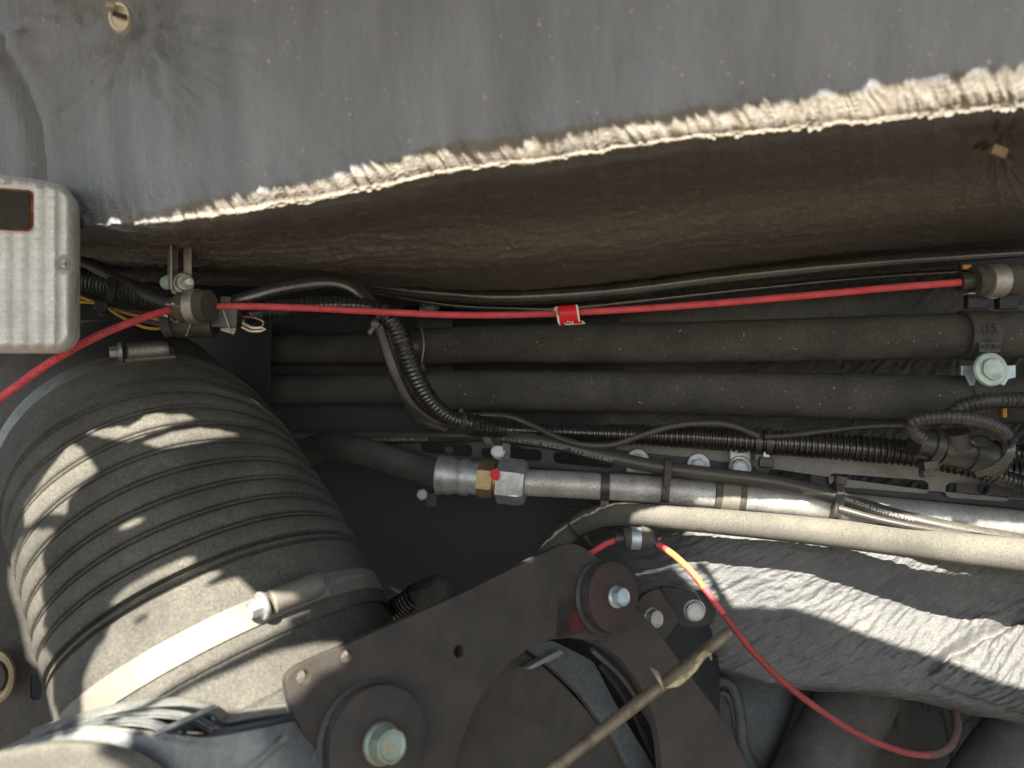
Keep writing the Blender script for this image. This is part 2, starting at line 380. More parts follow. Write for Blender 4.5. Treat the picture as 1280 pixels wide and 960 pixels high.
def wrap_text(name, s, pts, r, s0, size, m, parent, tilt=0., lift=1.03):
    me = text_mesh(s, size); n = len(me.vertices); a = np.empty(n * 3); me.vertices.foreach_get('co', a); a = a.reshape(-1, 3)
    ctl = [(*P(q[0], q[1], q[2]), q[3] if len(q) > 3 else 1.) for q in pts]
    p, t = resample(cr(ctl, 14), .003)
    x = a[:, 0] + s0; c = np.stack([np.interp(x, t, p[:, i]) for i in range(3)], 1); rr = np.interp(x, t, p[:, 3]) * r
    T = np.gradient(p[:, :3], axis=0); T /= np.linalg.norm(T, axis=1)[:, None]; Tt = np.stack([np.interp(x, t, T[:, i]) for i in range(3)], 1)
    front = -c / np.linalg.norm(c, axis=1)[:, None]; up = np.cross(front, Tt); up /= np.linalg.norm(up, axis=1)[:, None]
    if up[:, 2].mean() < 0: up = -up
    front = np.cross(Tt, up); front /= np.linalg.norm(front, axis=1)[:, None]
    if front[:, 1].mean() > 0: front = -front
    ang = a[:, 1] / rr + tilt
    v = c + (rr * lift)[:, None] * (np.cos(ang)[:, None] * front + np.sin(ang)[:, None] * up)
    me.vertices.foreach_set('co', v.ravel()); me.update(); return link(name, me, m, parent, False)
def ring_band(name, c, axis, r, width, m, parent=None, thick=.0012, ell=(1, 1), seg=28):
    """a flat band closed round an axis"""
    h = width / 2
    return lathe(name, c, axis, [(r, -h), (r + thick, -h * .92), (r + thick, h * .92), (r, h)], m, parent, seg, ell)
def path_at(pts, px):
    """point, tangent, radius factor on a tube path at image column px"""
    ctl = [(*P(q[0], q[1], q[2]), q[3] if len(q) > 3 else 1.) for q in pts]; a, t = resample(cr(ctl, 14), .002)
    cx = 640 + a[:, 0] / a[:, 1] / K; i = int(np.argmin(abs(cx - px))); i = min(max(i, 1), len(a) - 2)
    return V(a[i, :3]), V(a[i + 1, :3] - a[i - 1, :3]).normalized(), a[i, 3]
def cable_tie(label, pts, px, r, head=(0, -1), wid=.0045, group=None, m='black_plastic', tail=True, ribbed=False, hs=1.):
    c, T, k = path_at(pts, px)
    root = thing('cable_tie', label, 'cable tie', c, group)
    ring_band('strap', c, T, r * k * 1.0, wid, m, root, .0013)
    d = V((head[0], 0, head[1])); d = (d - T * d.dot(T)).normalized(); hc = c + d * (r * k + .0025 * hs) + V((0, -.003, 0))
    B = Matrix((T, V((0, -1, 0)), d)).transposed() if True else None
    box('head', hc, (.0075 * hs, .006 * hs, .006 * hs), m, root, B, .001)
    if tail: box('tail', hc + d * .006 * hs + V((0, -.001, 0)), (.004, .0012, .009), m, root, B, .0004)
    if ribbed:
        ms = []
        for i in range(12):
            a = math.pi * (i / 11) + 0
            side = V((0, -1, 0)); side = (side - T * side.dot(T)).normalized(); up = T.cross(side)
            q = c + (side * math.sin(a) + up * math.cos(a)) * (r * k + .0016)
            bm = bmesh.new(); bmesh.ops.create_cube(bm, size=1); bmesh.ops.scale(bm, vec=(wid * .8, .0012, .0009), verts=bm.verts)
            n_ = (q - c).normalized(); BB = Matrix((T, T.cross(n_), n_)).transposed(); bmesh.ops.transform(bm, matrix=Matrix.Translation(q) @ BB.to_4x4(), verts=bm.verts)
            me = bpy.data.meshes.new('x'); bm.to_mesh(me); bm.free(); ms.append(me)
        join('strap_teeth', ms, m, root)
    return root
#@@HELPERS_END

# ================================================================== the setting
o = link('engine_bay_wall', grid_mesh(loft([[(-500, -200, 1.02), (640, -200, 1.02), (1800, -200, 1.02)], [(-500, 600, 1.0), (640, 600, .99), (1800, 600, 1.02)], [(-500, 1400, .98), (640, 1400, .98), (1800, 1400, 1.0)]], 4, 4)), 'wall_paint')
meta(o, kind='structure', label='dark blue black painted rear wall of the engine bay')

# ---- upper insulation panel ------------------------------------------------------
def interp(xs, tab): return np.interp(xs, [t[0] for t in tab], [t[1] for t in tab])
def smoothpx(tab, xs):
    y = interp(xs, tab); kk = np.ones(31) / 31; yy = np.r_[np.full(15, y[0]), y, np.full(15, y[-1])]; return np.convolve(yy, kk, 'valid')
def insulation():
    nx, nv = 1000, 330
    px = np.linspace(-260, 1800, nx)
    Bt = 2.5 * (fbm(px / 30, px * 0 + 2.2, 4, 77) - .5) * 4 + smoothpx([(-120, 330), (0, 318), (60, 300), (110, 287), (170, 283), (240, 279), (400, 255), (550, 223), (700, 204), (850, 181), (1000, 169), (1150, 152), (1280, 140), (1400, 130)], px)
    Lt = smoothpx([(-120, 352), (100, 352), (200, 352), (350, 358), (470, 362), (540, 368), (640, 372), (760, 364), (900, 346), (1050, 331), (1280, 312), (1400, 305)], px)
    Ye = smoothpx([(-120, .70), (-20, .66), (60, .625), (130, .585), (200, .535), (300, .505), (700, .470), (1280, .425), (1400, .42)], px)
    rows = []
    def row(py, Y): rows.append(np.stack([(px - 640) * K * Y, np.full_like(px, 1) * Y, (480 - py) * K * Y], 1))
    row(Bt - 640, Ye - .03); row(Bt - 300, Ye - .022); row(Bt - 120, Ye - .012); row(Bt - 45, Ye - .006); row(Bt - 12, Ye - .001); row(Bt + 4, Ye + .012)
    row(Bt * .62 + Lt * .38, Ye + .13 * (.86 - Ye) / .36); row(Bt * .25 + Lt * .75, Ye * .4 + .82 * .6); row(Lt, np.full_like(px, .86)); row(Lt - 5, np.full_like(px, .94)); row(Lt - 6, np.full_like(px, 1.08))
    A = np.array(cr(rows, 40))
    # resample rows
    idx = np.linspace(0, len(A) - 1, nv); i0 = idx.astype(int); i1 = np.minimum(i0 + 1, len(A) - 1); fr = (idx - i0)[:, None, None]
    A = A[i0] * (1 - fr) + A[i1] * fr
    X, Y_, Z = A[..., 0], A[..., 1], A[..., 2]
    pxg = np.broadcast_to(px[None], X.shape); pyg = 480 - Z / Y_ / K
    vv = np.broadcast_to(np.linspace(0, 1, nv)[:, None], X.shape)
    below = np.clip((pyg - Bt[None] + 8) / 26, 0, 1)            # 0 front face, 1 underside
    s = X * 1000; tt = Z * 1000; uu = Y_ * 1000
    # vertical fine gathers on the front face, stronger near the lower edge
    near_edge = np.exp(-((pyg - Bt[None] + 14) / 42) ** 2)
    warp = 6 * fbm(s / 40, tt / 40, 3, 2)
    g1 = ridge(s / 7. + warp * .5 + tt * .05, tt / 40, 3, 3)
    g2 = ridge(s / 3.2 + warp + tt * .12, tt / 26, 2, 13)
    d = (1 - below) * ((.0006 + .0042 * near_edge) * (g1 - .45) + (.0004 + .0030 * near_edge) * (g2 - .4))
    # long soft pillows
    d += (1 - below) * .006 * (fbm(s / 110, tt / 120, 3, 8) - .5)
    # quilting round the fastener
    fx, fy = 150, 22
    dx, dy = pxg - fx, pyg - fy; rr = np.hypot(dx, dy) + 1; th = np.arctan2(dy, dx)
    rayn = ridge(th * 9 + 1.5 * fbm(rr / 50, th * 2, 2, 5), rr / 160, 3, 23) - .45
    fall = np.exp(-(rr / 150) ** 2)
    d += -(.016 * np.exp(-rr / 48)) + rayn * .0110 * fall * np.clip(rr / 45, 0, 1)
    # a crease running down the left end
    cx = np.interp(pyg, [-50, 60, 110, 150, 200, 260], [20, 8, 38, 52, 60, 60])
    d += -.014 * np.exp(-((pxg - cx + 18) / 11) ** 2) * (pyg > 40) + .006 * np.exp(-((pxg - cx - 14) / 16) ** 2) * (pyg > 40)
    # underside: lengthways streaky folds, strongest at the left
    lft = np.clip((700 - pxg) / 500, 0, 1)
    u1 = ridge(s / 60 + .4 * warp, uu / 11 + .06 * s / 6 + .5 * warp, 3, 31)
    u2 = ridge(s / 22 + warp * .4, uu / 6 + s / 60, 3, 43)
    u3 = fbm(s / 5, uu / 5, 3, 51)
    d += below * ((.0020 + .0045 * lft) * (u1 - .45) + (.0012 + .0030 * lft) * (u2 - .45) + .0016 * (u3 - .45))
    d += below * .006 * (fbm(s / 90, uu / 60, 3, 9) - .5)
    # puckered pin near the right end of the underside
    r2 = np.hypot((pxg - 1245) / 1.6, pyg - 190) + 1
    d += -.012 * np.exp(-r2 / 20) + below * .006 * np.exp(-(r2 / 60) ** 2) * (ridge(np.arctan2(pyg - 190, pxg - 1245) * 4, r2 / 60, 2, 3) - .4)
    # displaced along the surface normal
    du = np.gradient(A, axis=1); dv = np.gradient(A, axis=0); N = np.cross(du, dv); N /= np.linalg.norm(N, axis=2)[..., None] + 1e-12
    if N[60, 400, 1] > 0: N = -N
    me = grid_mesh(A + N * d[..., None])
    jag = 14 * fbm(s / 9 + warp * .3, tt / 60, 3, 91) + 20 * (fbm(s / 55, tt * 0, 2, 93) - .3)
    top = Bt[None] - np.interp(pxg, [100, 250, 500, 1280], [8, 24, 34, 50]) - jag
    wear = np.clip((pyg - top) / 7, 0, 1) * np.clip((Bt[None] + 3 + 5 * fbm(s / 14, tt * 0, 2, 97) - pyg) / 3, 0, 1) * np.clip((pxg - 110) / 120, .0, 1)
    wear = wear * (.72 + .45 * fbm(s / 2.5 + warp, tt / 9, 3, 99))
    fl = np.clip((ridge(s / 14 + warp, uu / 3.2, 3, 61) - .40) * 4.5, 0, 1) * below * (.3 + .7 * lft) * np.clip(fbm(s / 30, uu / 14, 2, 63) * 3.4 - .9, 0, 1)
    fl = fl + 1.3 * below * np.clip((fbm(s / 2.6, uu / 2.2, 2, 65) - .53) * 12, 0, 1)
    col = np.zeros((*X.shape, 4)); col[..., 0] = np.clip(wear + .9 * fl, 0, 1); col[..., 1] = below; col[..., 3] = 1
    ca = me.color_attributes.new('surface_wear', 'FLOAT_COLOR', 'POINT'); ca.data.foreach_set('color', col.reshape(-1, 4).ravel())
    return me
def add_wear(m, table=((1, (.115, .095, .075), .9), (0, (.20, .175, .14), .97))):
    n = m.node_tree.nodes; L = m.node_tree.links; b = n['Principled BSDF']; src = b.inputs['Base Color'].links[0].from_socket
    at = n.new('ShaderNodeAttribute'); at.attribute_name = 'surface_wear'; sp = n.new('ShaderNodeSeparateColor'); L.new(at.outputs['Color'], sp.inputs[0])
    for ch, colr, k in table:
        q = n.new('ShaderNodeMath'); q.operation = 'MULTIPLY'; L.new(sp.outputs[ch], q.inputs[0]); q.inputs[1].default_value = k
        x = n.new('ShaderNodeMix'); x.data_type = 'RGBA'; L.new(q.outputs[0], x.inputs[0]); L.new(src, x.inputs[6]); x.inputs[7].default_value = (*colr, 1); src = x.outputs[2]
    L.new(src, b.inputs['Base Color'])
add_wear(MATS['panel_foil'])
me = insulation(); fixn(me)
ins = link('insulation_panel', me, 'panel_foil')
meta(ins, 'big grey padded insulation panel with a crumpled dusty lower edge above all the pipes', 'insulation panel')
if True:
    c = P(150, 22, .545); ax = V((.10, -1, -.12))
    bt = lathe('fastener_button', c, ax, [(.0105, -.004), (.0105, .0005), (.0095, .0022), (.0075, .002), (.0068, .0006), (.002, .0002)], 'button', ins, ell=(.72, 1))
    box('slotted_pin', c + V((-.0035, -.004, .0045)), (.006, .004, .011), 'tin_grey', bt, basis(V((.3, -1, .1))), .0008)
    box('split_tongue', c + V((.002, -.0045, -.0005)), (.009, .003, .0016), 'steel_brown', bt, basis(V((.1, -1, 0)), V((.25, 0, 1))), .0004)
    pn = box('fixing_pin', P(1243, 188, .475), (.012, .006, .009), 'bronze_clip', ins, basis(V((.3, -1, -.4)), V((.2, 0, 1))), .001)
    box('pin_wing', P(1228, 180, .472), (.003, .003, .012), 'steel_brown', pn, basis(V((.1, -1, 0)), V((-.5, 0, 1))), .0006)

# ---- lower wrinkled heat blanket ------------------------------------------------
def blanket():
    px = np.linspace(330, 1800, 1000)
    def rw(tab_y, tab_Y):
        py = smoothpx(tab_y, px); Y = smoothpx(tab_Y, px); return np.stack([(px - 640) * K * Y, Y, (480 - py) * K * Y], 1)
    rows = [rw([(560, 330), (1420, 300)], [(560, .97), (1420, .90)]),
            rw([(560, 460), (1420, 450)], [(560, .97), (800, .93), (1420, .88)]),
            rw([(560, 600), (1420, 600)], [(560, .98), (720, .93), (900, .88), (1420, .82)]),
            rw([(560, 665), (800, 655), (1000, 668), (1280, 700), (1420, 712)], [(560, .98), (680, .95), (780, .86), (860, .800), (1000, .768), (1280, .744), (1420, .73)]),
            rw([(560, 745), (800, 735), (1000, 750), (1280, 770), (1420, 780)], [(560, .98), (680, .96), (780, .84), (860, .785), (1000, .758), (1200, .752), (1280, .730), (1420, .715)]),
            rw([(560, 800), (800, 795), (880, 815), (960, 835), (1100, 838), (1200, 850), (1280, 868), (1420, 880)], [(560, .98), (700, .96), (800, .84), (900, .77), (1000, .745), (1140, .73), (1220, .71), (1300, .67), (1420, .65)]),
            rw([(560, 815), (800, 812), (860, 832), (960, 858), (1100, 868), (1180, 882), (1240, 895), (1290, 908), (1420, 920)], [(560, .99), (700, .965), (800, .85), (900, .785), (1000, .76), (1150, .745), (1220, .72), (1300, .675), (1420, .65)]),
            rw([(560, 812), (800, 808), (960, 850), (1100, 862), (1200, 880), (1290, 902), (1420, 912)], [(560, 1.0), (1000, .86), (1200, .83), (1300, .76), (1420, .74)])]
    A = np.array(cr(rows, 50)); X, Yg, Z = A[..., 0], A[..., 1], A[..., 2]
    pxg = np.broadcast_to(px[None], X.shape); pyg = 480 - Z / Yg / K
    s, t = X * 1000, Z * 1000
    # folds fan: they run left-to-right, rising to the right, converging on the lower right corner
    ang = np.radians(np.interp(pxg[0], [600, 800, 950, 1280], [4, 6, 18, 32]))[None] * np.ones_like(X)
    a = s * np.cos(ang) + t * np.sin(ang); b = -s * np.sin(ang) + t * np.cos(ang)
    wp = 2.2 * fbm(s / 60, t / 60, 3, 4)
    w1 = ridge(a / 42 + wp, b / 9.5 + wp, 3, 60); w2 = ridge(a / 16 + wp, b / 4.2 + wp * 1.5, 3, 71); w3 = fbm(a / 3.5, b / 2.2, 2, 80)
    amp = np.clip((pxg - 690) / 110, 0, 1)
    big_ = np.clip((pxg - 950) / 250, .12, 1); w4 = fbm(a / 9, b / 2.6 + wp, 3, 90)
    d = amp * (.0046 * big_ * (w1 - .45) + .0024 * (.5 + .5 * big_) * (w2 - .45) + .0014 * (w3 - .4) + .0060 * (w4 - .45)) + amp * .010 * (fbm(s / 90, t / 70, 2, 5) - .5)
    # deep crease from the corner up to the right
    cyl = np.interp(pxg, [1150, 1190, 1230, 1290], [850, 815, 792, 765]); m_ = np.clip((pxg - 1140) / 40, 0, 1)
    d += -.010 * m_ * np.exp(-((pyg - cyl) / 7) ** 2) + .005 * m_ * np.exp(-((pyg - cyl + 16) / 10) ** 2)
    cyl = np.interp(pxg, [1160, 1200, 1290], [856, 872, 905]); d += -.006 * m_ * np.exp(-((pyg - cyl) / 5) ** 2)
    du = np.gradient(A, axis=1); dv = np.gradient(A, axis=0); N = np.cross(du, dv); N /= np.linalg.norm(N, axis=2)[..., None] + 1e-12
    if N[150, 300, 1] > 0: N = -N
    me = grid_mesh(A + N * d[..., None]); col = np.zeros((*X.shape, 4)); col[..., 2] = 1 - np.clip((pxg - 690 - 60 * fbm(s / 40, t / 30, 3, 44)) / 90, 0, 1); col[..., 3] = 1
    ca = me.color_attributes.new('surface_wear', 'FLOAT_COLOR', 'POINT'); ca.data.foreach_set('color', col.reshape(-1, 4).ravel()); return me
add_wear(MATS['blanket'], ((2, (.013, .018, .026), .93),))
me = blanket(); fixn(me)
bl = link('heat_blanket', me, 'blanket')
meta(bl, 'wrinkled black foil heat blanket behind the slotted rail and hanging below the dusty hose', 'heat blanket')
#@@SETTING_END

# ================================================================== trim along the panel
root = thing('rubber_trim', 'glossy black rubber edge trim running along the foot of the padded panel', 'edge trim', P(860, 355, .80))
tube('trim_bead', [(440, 352, .84), (500, 362, .83), (570, 369, .82), (640, 372, .81), (760, 365, .80), (900, 348, .79), (1050, 333, .77), (1200, 322, .76), (1300, 316, .75)], .0078, 'rubber_trim', root, wob=.12, flat=1.3)
tube('trim_lip', [(450, 362, .85), (560, 381, .84), (640, 385, .835), (700, 386, .83), (800, 376, .82), (950, 360, .81), (1100, 346, .80), (1300, 334, .79)], .0028, 'rubber_trim', root, wob=.3)
# shelf edge behind the pipes on the left
root = thing('pipe_bracket', 'black upright bracket behind the two pipe sleeve ends with a zinc bolt on top', 'bracket', P(540, 440, .93))
pl_ = plane(540, 440, .945, (0, -1, 0))
plate('upright', pl_, [(521, 382), (566, 382), (566, 530), (521, 530)], .003, 'paint_black', root)
plate('top_tab', plane(540, 385, .90, (0, -.35, 1)), [(505, 383), (568, 379), (568, 390), (508, 391)], .003, 'paint_black', root)
washer('washer', P(537, 383, .89), V((0, -.7, .5)), .0115, .002, 'zinc_dull', root)
hexhead('bolt', P(537, 382, .888), V((0, -.7, .5)), .0075, .006, 'zinc', root)

# ================================================================== the two big pipes
def big_pipe(label, left, right, r, rl):
    root = thing('coolant_pipe', label, 'pipe', P(*left[-1]), 'large sleeved pipes crossing the bay')
    tube('pipe', left, rl, 'pipe_dark', root, seg=28)
    tube('sleeve', right, r, 'pipe_foam', root, seg=36, step=.003, wob=.012)
    return root
UP = [(529, 434, .905), (620, 430, .885, 1.0), (800, 429, .83), (980, 425, .78), (1130, 421, .74), (1240, 419, .715), (1330, 417, .70)]
LO = [(529, 487, .91), (620, 488, .885), (800, 490, .84), (980, 494, .79), (1110, 497, .76), (1207, 499, .745)]
big_pipe('upper of the two big black pipes, its dusty sleeve running on under the marking clamp', [(300, 437, .97), (420, 436, .95), (545, 434, .91)], UP, .0212, .0185)
lp = big_pipe('lower of the two big black pipes, its sleeve cut off left of the marking clamp', [(300, 490, .97), (420, 486, .95), (545, 487, .915)], LO, .0222, .0180)
tube('sleeve', [(1224, 499, .745), (1330, 502, .73)], .0222, 'pipe_foam', lp, seg=36)
tube('pipe', [(1190, 499, .752), (1240, 499, .748)], .0185, 'pipe_dark', lp, seg=28)
c, T, k_ = path_at(UP, 529)
root = thing('pipe_clip', 'thin black clip with raised lettering round the left end of the upper sleeve', 'clip', P(512, 432, .9))
ring_band('clip_band', P(518, 434, .905), V((1, .2, 0)), .0205, .012, 'black_plastic', root, .0015)
tube('clip_edge', [(527, 410, .885), (530, 432, .878), (526, 458, .885), (520, 470, .90)], .0009, 'zinc_dull', root)
box('clip_lug', P(527, 462, .885), (.008, .01, .014), 'clamp_rubber', root, None, .002)
# slits in the sleeve (cracks in the foam)
ms = []
rr_ = random.Random(5)
for (x0, n_) in ((1152, 7), (1263, 4), (790, 8)):
    for i in range(n_):
        pxx = x0 + i * (9 if x0 > 900 else 7) + rr_.uniform(-2, 2); c, T, k_ = path_at(UP, pxx); q = []
        for j in range(9):
            a = -.9 + 1.75 * j / 8 * rr_.uniform(.9, 1.0); q.append(c + V((rr_.uniform(-.0004, .0004) + .0016 * math.sin(j * .7 + i), -.0212 * math.cos(a), .0212 * math.sin(a) * -1)) + T * 0)
        wd = .00045 if x0 > 900 else .0002
        v = []; f = []
        for j, p_ in enumerate(q): v += [p_ + V((-wd, -.00012, 0)), p_ + V((wd, -.00012, 0))]
        for j in range(8): f.append((2 * j, 2 * j + 1, 2 * j + 3, 2 * j + 2))
        ms.append(mesh(v, f))
for x in ms: link('crack', x, 'black_wire', bpy.data.objects['coolant_pipe'])

# ---- clamp with >PA< marking
root = thing('pipe_clamp', 'grey plastic pipe clamp marked PA with a big mint green flanged bolt', 'pipe clamp', P(1237, 462, .69))
cU, T, _ = path_at(UP, 1237); cL = P(1237, 500, .745); cU.x = P(1237, 0, .692).x; cL.x = P(1237, 0, .722).x
ang = [(-1.9 + 3.6 * i / 22) for i in range(23)]
rows1, rows2 = [], []
for a in ang:
    q = cU + V((0, -.0224 * math.cos(a), -.0224 * math.sin(a))); rows1.append(q + V((-.0125, 0, 0))); rows2.append(q + V((.0125, 0, 0)))
for a in [(-.9 + 2.0 * i / 12) for i in range(13)]:
    q = cL + V((0, -.0234 * math.cos(a), -.0234 * math.sin(a))); rows1.append(q + V((-.0125, 0, 0))); rows2.append(q + V((.0125, 0, 0)))
me = grid_mesh(np.array([rows1, rows2])); bm = bmesh.new(); bm.from_mesh(me); bmesh.ops.recalc_face_normals(bm, faces=bm.faces); bmesh.ops.solidify(bm, geom=bm.faces[:], thickness=-.0025); bm.to_mesh(me); bm.free()
autosmooth(link('clamp_strap', me, 'clamp_rubber', root), 40)
for s_, nm, pxx, m_ in (('(15', 'marking', 1224, 'print_emboss'),):
    pyy, sz = (434, .0098) if s_ == '>PA<' else (411, .0110)
    me = text_mesh(s_, sz); n = len(me.vertices); a = np.empty(n * 3); me.vertices.foreach_get('co', a); a = a.reshape(-1, 3)
    x0 = P(pxx, pyy, .69); a[:, 0] = a[:, 0] + x0.x; zc = x0.z + a[:, 1] - cU.z; R_ = .0272
    a[:, 2] = cU.z + zc; a[:, 1] = cU.y - np.sqrt(np.maximum(R_ ** 2 - zc ** 2, 1e-6))
    me.vertices.foreach_set('co', a.ravel()); me.update(); link(nm, me, m_, root, False)
solid_loft('marking_plate', [[(1224, 428, .6885), (1251, 428, .6885)], [(1224, 440, .6885), (1251, 440, .6885)]], 'conduit_dusty', root, .0006, 3, 2)
me = text_mesh('>PA<', .0083); me.transform(Matrix.Translation(P(1225, 434, .6868)) @ Matrix.Rotation(rad(90), 4, 'X')); link('marking', me, 'print_emboss', root, False)
wg = plane(1237, 465, .70, (0, -1, 0))
plate('wing', wg, [(1202, 457), (1216, 457), (1222, 468), (1218, 482), (1213, 482), (1208, 470), (1202, 469)], .003, 'pale_zinc', root)
plate('wing', wg, [(1254, 457), (1270, 456), (1270, 472), (1261, 474), (1256, 482), (1251, 481)], .003, 'pale_zinc', root)
hexhead('clamp_bolt', P(1237, 462, .685), V((.02, -1, .1)), .0100, .0062, 'mint_bolt', root, flange=.0150, fh=.003)

# ================================================================== red cable, upper
REDA = [(-60, 540, .575), (0, 498, .58), (60, 455, .585), (120, 421, .60), (180, 397, .625), (215, 387, .645), (245, 384, .655), (300, 383, .66), (380, 385, .67), (480, 390, .685), (560, 393.5, .695), (640, 393.5, .695), (710, 391, .69), (850, 382.5, .68), (1000, 370, .665), (1110, 360, .655), (1210, 352, .65)]
root = thing('red_cable', 'long red cable stretched across the bay from the lamp to the upper right clip', 'cable', P(600, 392, .69))
tube('sheath', REDA, .0030, 'red_cable', root, seg=14, step=.005)
wrap_text('printed_text', 'TIC O TIC  MATIC  TIC O 2.5 TIC MATIC', REDA, .0030, .055, .0046, 'print_dark', root)
# ---- red tag
root = thing('warning_tag', 'small curled red sticker with a white border folded over the red cable', 'sticker', P(711, 392, .685))
def tag_piece(name, x0, x1, m_, lift, y_end, sk0=0.):
    """sticker folded round the cable: front sheet curves down into a tail"""
    prof = [(-4, -.0008), (-8.5, -.0035), (-9.5, -.0062), (-6, -.0075), (0, -.0080), (6, -.0072), (11, -.0050), (13, -.0020), (14, .0005)]
    rows = []
    for i, (dy, dY) in enumerate(prof):
        sk = i * .9
        rows.append([(x + sk + sk0, 391 + dy - (x - 711) * .09, .6865 + dY - lift) for x in (x0, (x0 + x1) / 2, x1)])
    return solid_loft(name, rows, m_, root, .0003, 3, 4)
tag_piece('sticker_base', 692, 720, 'label_white', 0, 0)
tag_piece('sticker_face', 694.5, 717.5, 'label_red', .0005, 0)
solid_loft('sticker_tail', [[(702, 401, .683), (729, 401, .684)], [(707, 406.5, .680), (732, 404.5, .682)]], 'label_white', root, .0003, 3, 3)
solid_loft('sticker_tail', [[(704.5, 401.5, .6822), (726, 401, .6832)], [(708.5, 405.2, .6795), (728.5, 403.8, .6812)]], 'label_red', root, .0002, 3, 3)
me = text_mesh('SSA', .0042); me.transform(Matrix.Translation(P(708, 403.6, .6785)) @ Matrix.Rotation(rad(90), 4, 'X')); link('sticker_print', me, 'label_white', root, False)
me = text_mesh('RSE', .0036); me.transform(Matrix.Translation(P(696.5, 386, .6770)) @ Matrix.Rotation(rad(90), 4, 'X') @ Matrix.Rotation(rad(-80), 4, 'Z')); link('sticker_print', me, 'print_dark', root, False)

# ---- P-clip at upper right
root = thing('cable_clip', 'steel banded rubber clip gripping the right end of the red cable', 'clip', P(1240, 352, .655))
tube('rubber_sleeve', [(1199, 352.5, .652), (1222, 351, .652)], .0078, 'black_plastic', root)
tube('cushion', [(1217, 352, .65), (1228, 351, .65), (1262, 350, .65), (1272, 349, .65)], .0125, 'clamp_rubber', root, prof=lambda s: 1. if s < .008 or s > .028 else .93)
tube('rubber_sleeve', [(1270, 349, .652), (1320, 347, .652)], .0085, 'black_plastic', root)
ring_band('steel_band', P(1243, 351, .65), V((1, .04, .03)), .0120, .0145, 'zinc_dull', root, .0016)
for x in (1219, 1258):
    box('bracket_foot', P(x, 377, .66), (.016, .008, .0125), 'paint_black', root)
    box('bracket_lip', P(x, 367.5, .655), (.0175, .012, .0012), 'zinc_dull', root, None, .0003)
hexhead('bolt', P(1238, 370, .658), V((0, -.6, 1)), .006, .005, 'green_bolt', root)
plate('hanger_plate', plane(1230, 335, .66, (0, -1, -.2)), [(1200, 328), (1290, 320), (1300, 334), (1262, 338), (1212, 341), (1206, 364), (1198, 364)], .003, 'paint_black', root)
box('rust_flake', P(1208, 334, .656), (.007, .003, .004), 'orange_bit', root, None, .001)

# ================================================================== indicator lamp
root = thing('indicator_lamp', 'clear ribbed plastic indicator lamp with a dark amber edged window at the left edge', 'lamp', P(20, 325, .56))
def lamp():
    Z0 = .545
    nx, ny = 150, 200; us = np.linspace(-80, 96, nx); vs = np.linspace(196, 446, ny)
    U, W = np.meshgrid(us, vs)
    # rounded-rectangle signed distance in px
    cx, cy, hx, hy, r = -30, 324, 125, 117, 26
    tilt = (U + 30) * .10
    topcut = np.interp(U, [-80, 0, 40, 80, 96], [204, 207, 213, 222, 232])
    qx = np.abs(U - cx) - (hx - r); qy = np.abs(W - (cy + (topcut - 207) * .0)) - (hy - r)
    sd = np.hypot(np.maximum(qx, 0), np.maximum(qy, 0)) + np.minimum(np.maximum(qx, qy), 0) - r
    py = np.where(W < 300, topcut + (W - 196) * (300 - topcut) / (300 - 196), W)
    edge = np.clip(-sd / 14, 0, 1); prof = 1 - (1 - edge) ** 2
    flute = np.abs(((U + 4) / 20.) % 1 - .5) * 2; flute = np.where(U < 70, flute ** 1.6, 1)
    rows = .5 + .5 * np.cos((py - 250) / 13. * 2 * np.pi); rows = rows * (U < 70)
    inwin = (U < 42) & (py > 229) & (py < 291)
    Yd = Z0 + .020 * (1 - prof) - np.where(inwin, 0, .0042 * (1 - flute) * edge + .0014 * rows * edge) + .0010 * (fbm(U / 16, W / 16, 3, 3) - .5)
    sx = np.clip(-sd / 6, -1, 1)
    ex = np.where(sd > 0, 1, 0)
    rs = np.hypot(U - 82, py - 330); Yd = Yd + .004 * np.exp(-(rs / 10) ** 4) - .0015 * np.exp(-((rs - 15) / 4) ** 2)
    # pull the outside ring to the rim
    g = np.stack([(U - 640) * K * Yd, Yd, (480 - py) * K * Yd], -1)
    return g, sd
g, sd = lamp(); me = grid_mesh(g)
bm = bmesh.new(); bm.from_mesh(me); bm.verts.ensure_lookup_table(); sdf = sd.ravel()
bmesh.ops.delete(bm, geom=[bm.verts[i] for i in range(len(sdf)) if sdf[i] > .6], context='VERTS')
bmesh.ops.recalc_face_normals(bm, faces=bm.faces)
if sum(f.normal.y for f in bm.faces) > 0: bmesh.ops.reverse_faces(bm, faces=bm.faces)
ed = [e for e in bm.edges if e.is_boundary]; r_ = bmesh.ops.extrude_edge_only(bm, edges=ed)
for v in r_['geom']:
    if isinstance(v, bmesh.types.BMVert): v.co.y += .034; v.co.x *= 1.05; v.co.z *= 1.03
bmesh.ops.recalc_face_normals(bm, faces=bm.faces); bm.to_mesh(me); bm.free()
link('lens', me, 'lens', root)
box('housing', P(-30, 328, .592), (.126, .034, .120), 'cast_alu', root, None, .012)
lw = plane(18, 262, .5420, (-.03, -1, .0))
fr_ = plate('window_frame', lw, [(-60, 231), (36, 237), (40, 243), (39, 282), (34, 289), (-60, 284)], .003, 'amber', root, rnd=.003)
plate('dark_window', plane(18, 262, .5402, (-.03, -1, .0)), [(-60, 233), (33, 239), (37.5, 244), (36.5, 281), (32, 287), (-60, 282)], .0015, 'lens_dark', root, rnd=.0034)
sc = lathe('screw', P(82, 330, .545), V((0, -1, 0)), [(.0001, 0), (.0032, 0), (.0034, .0012), (.0028, .0020), (.0008, .0022)], 'tin_grey', root, 20)
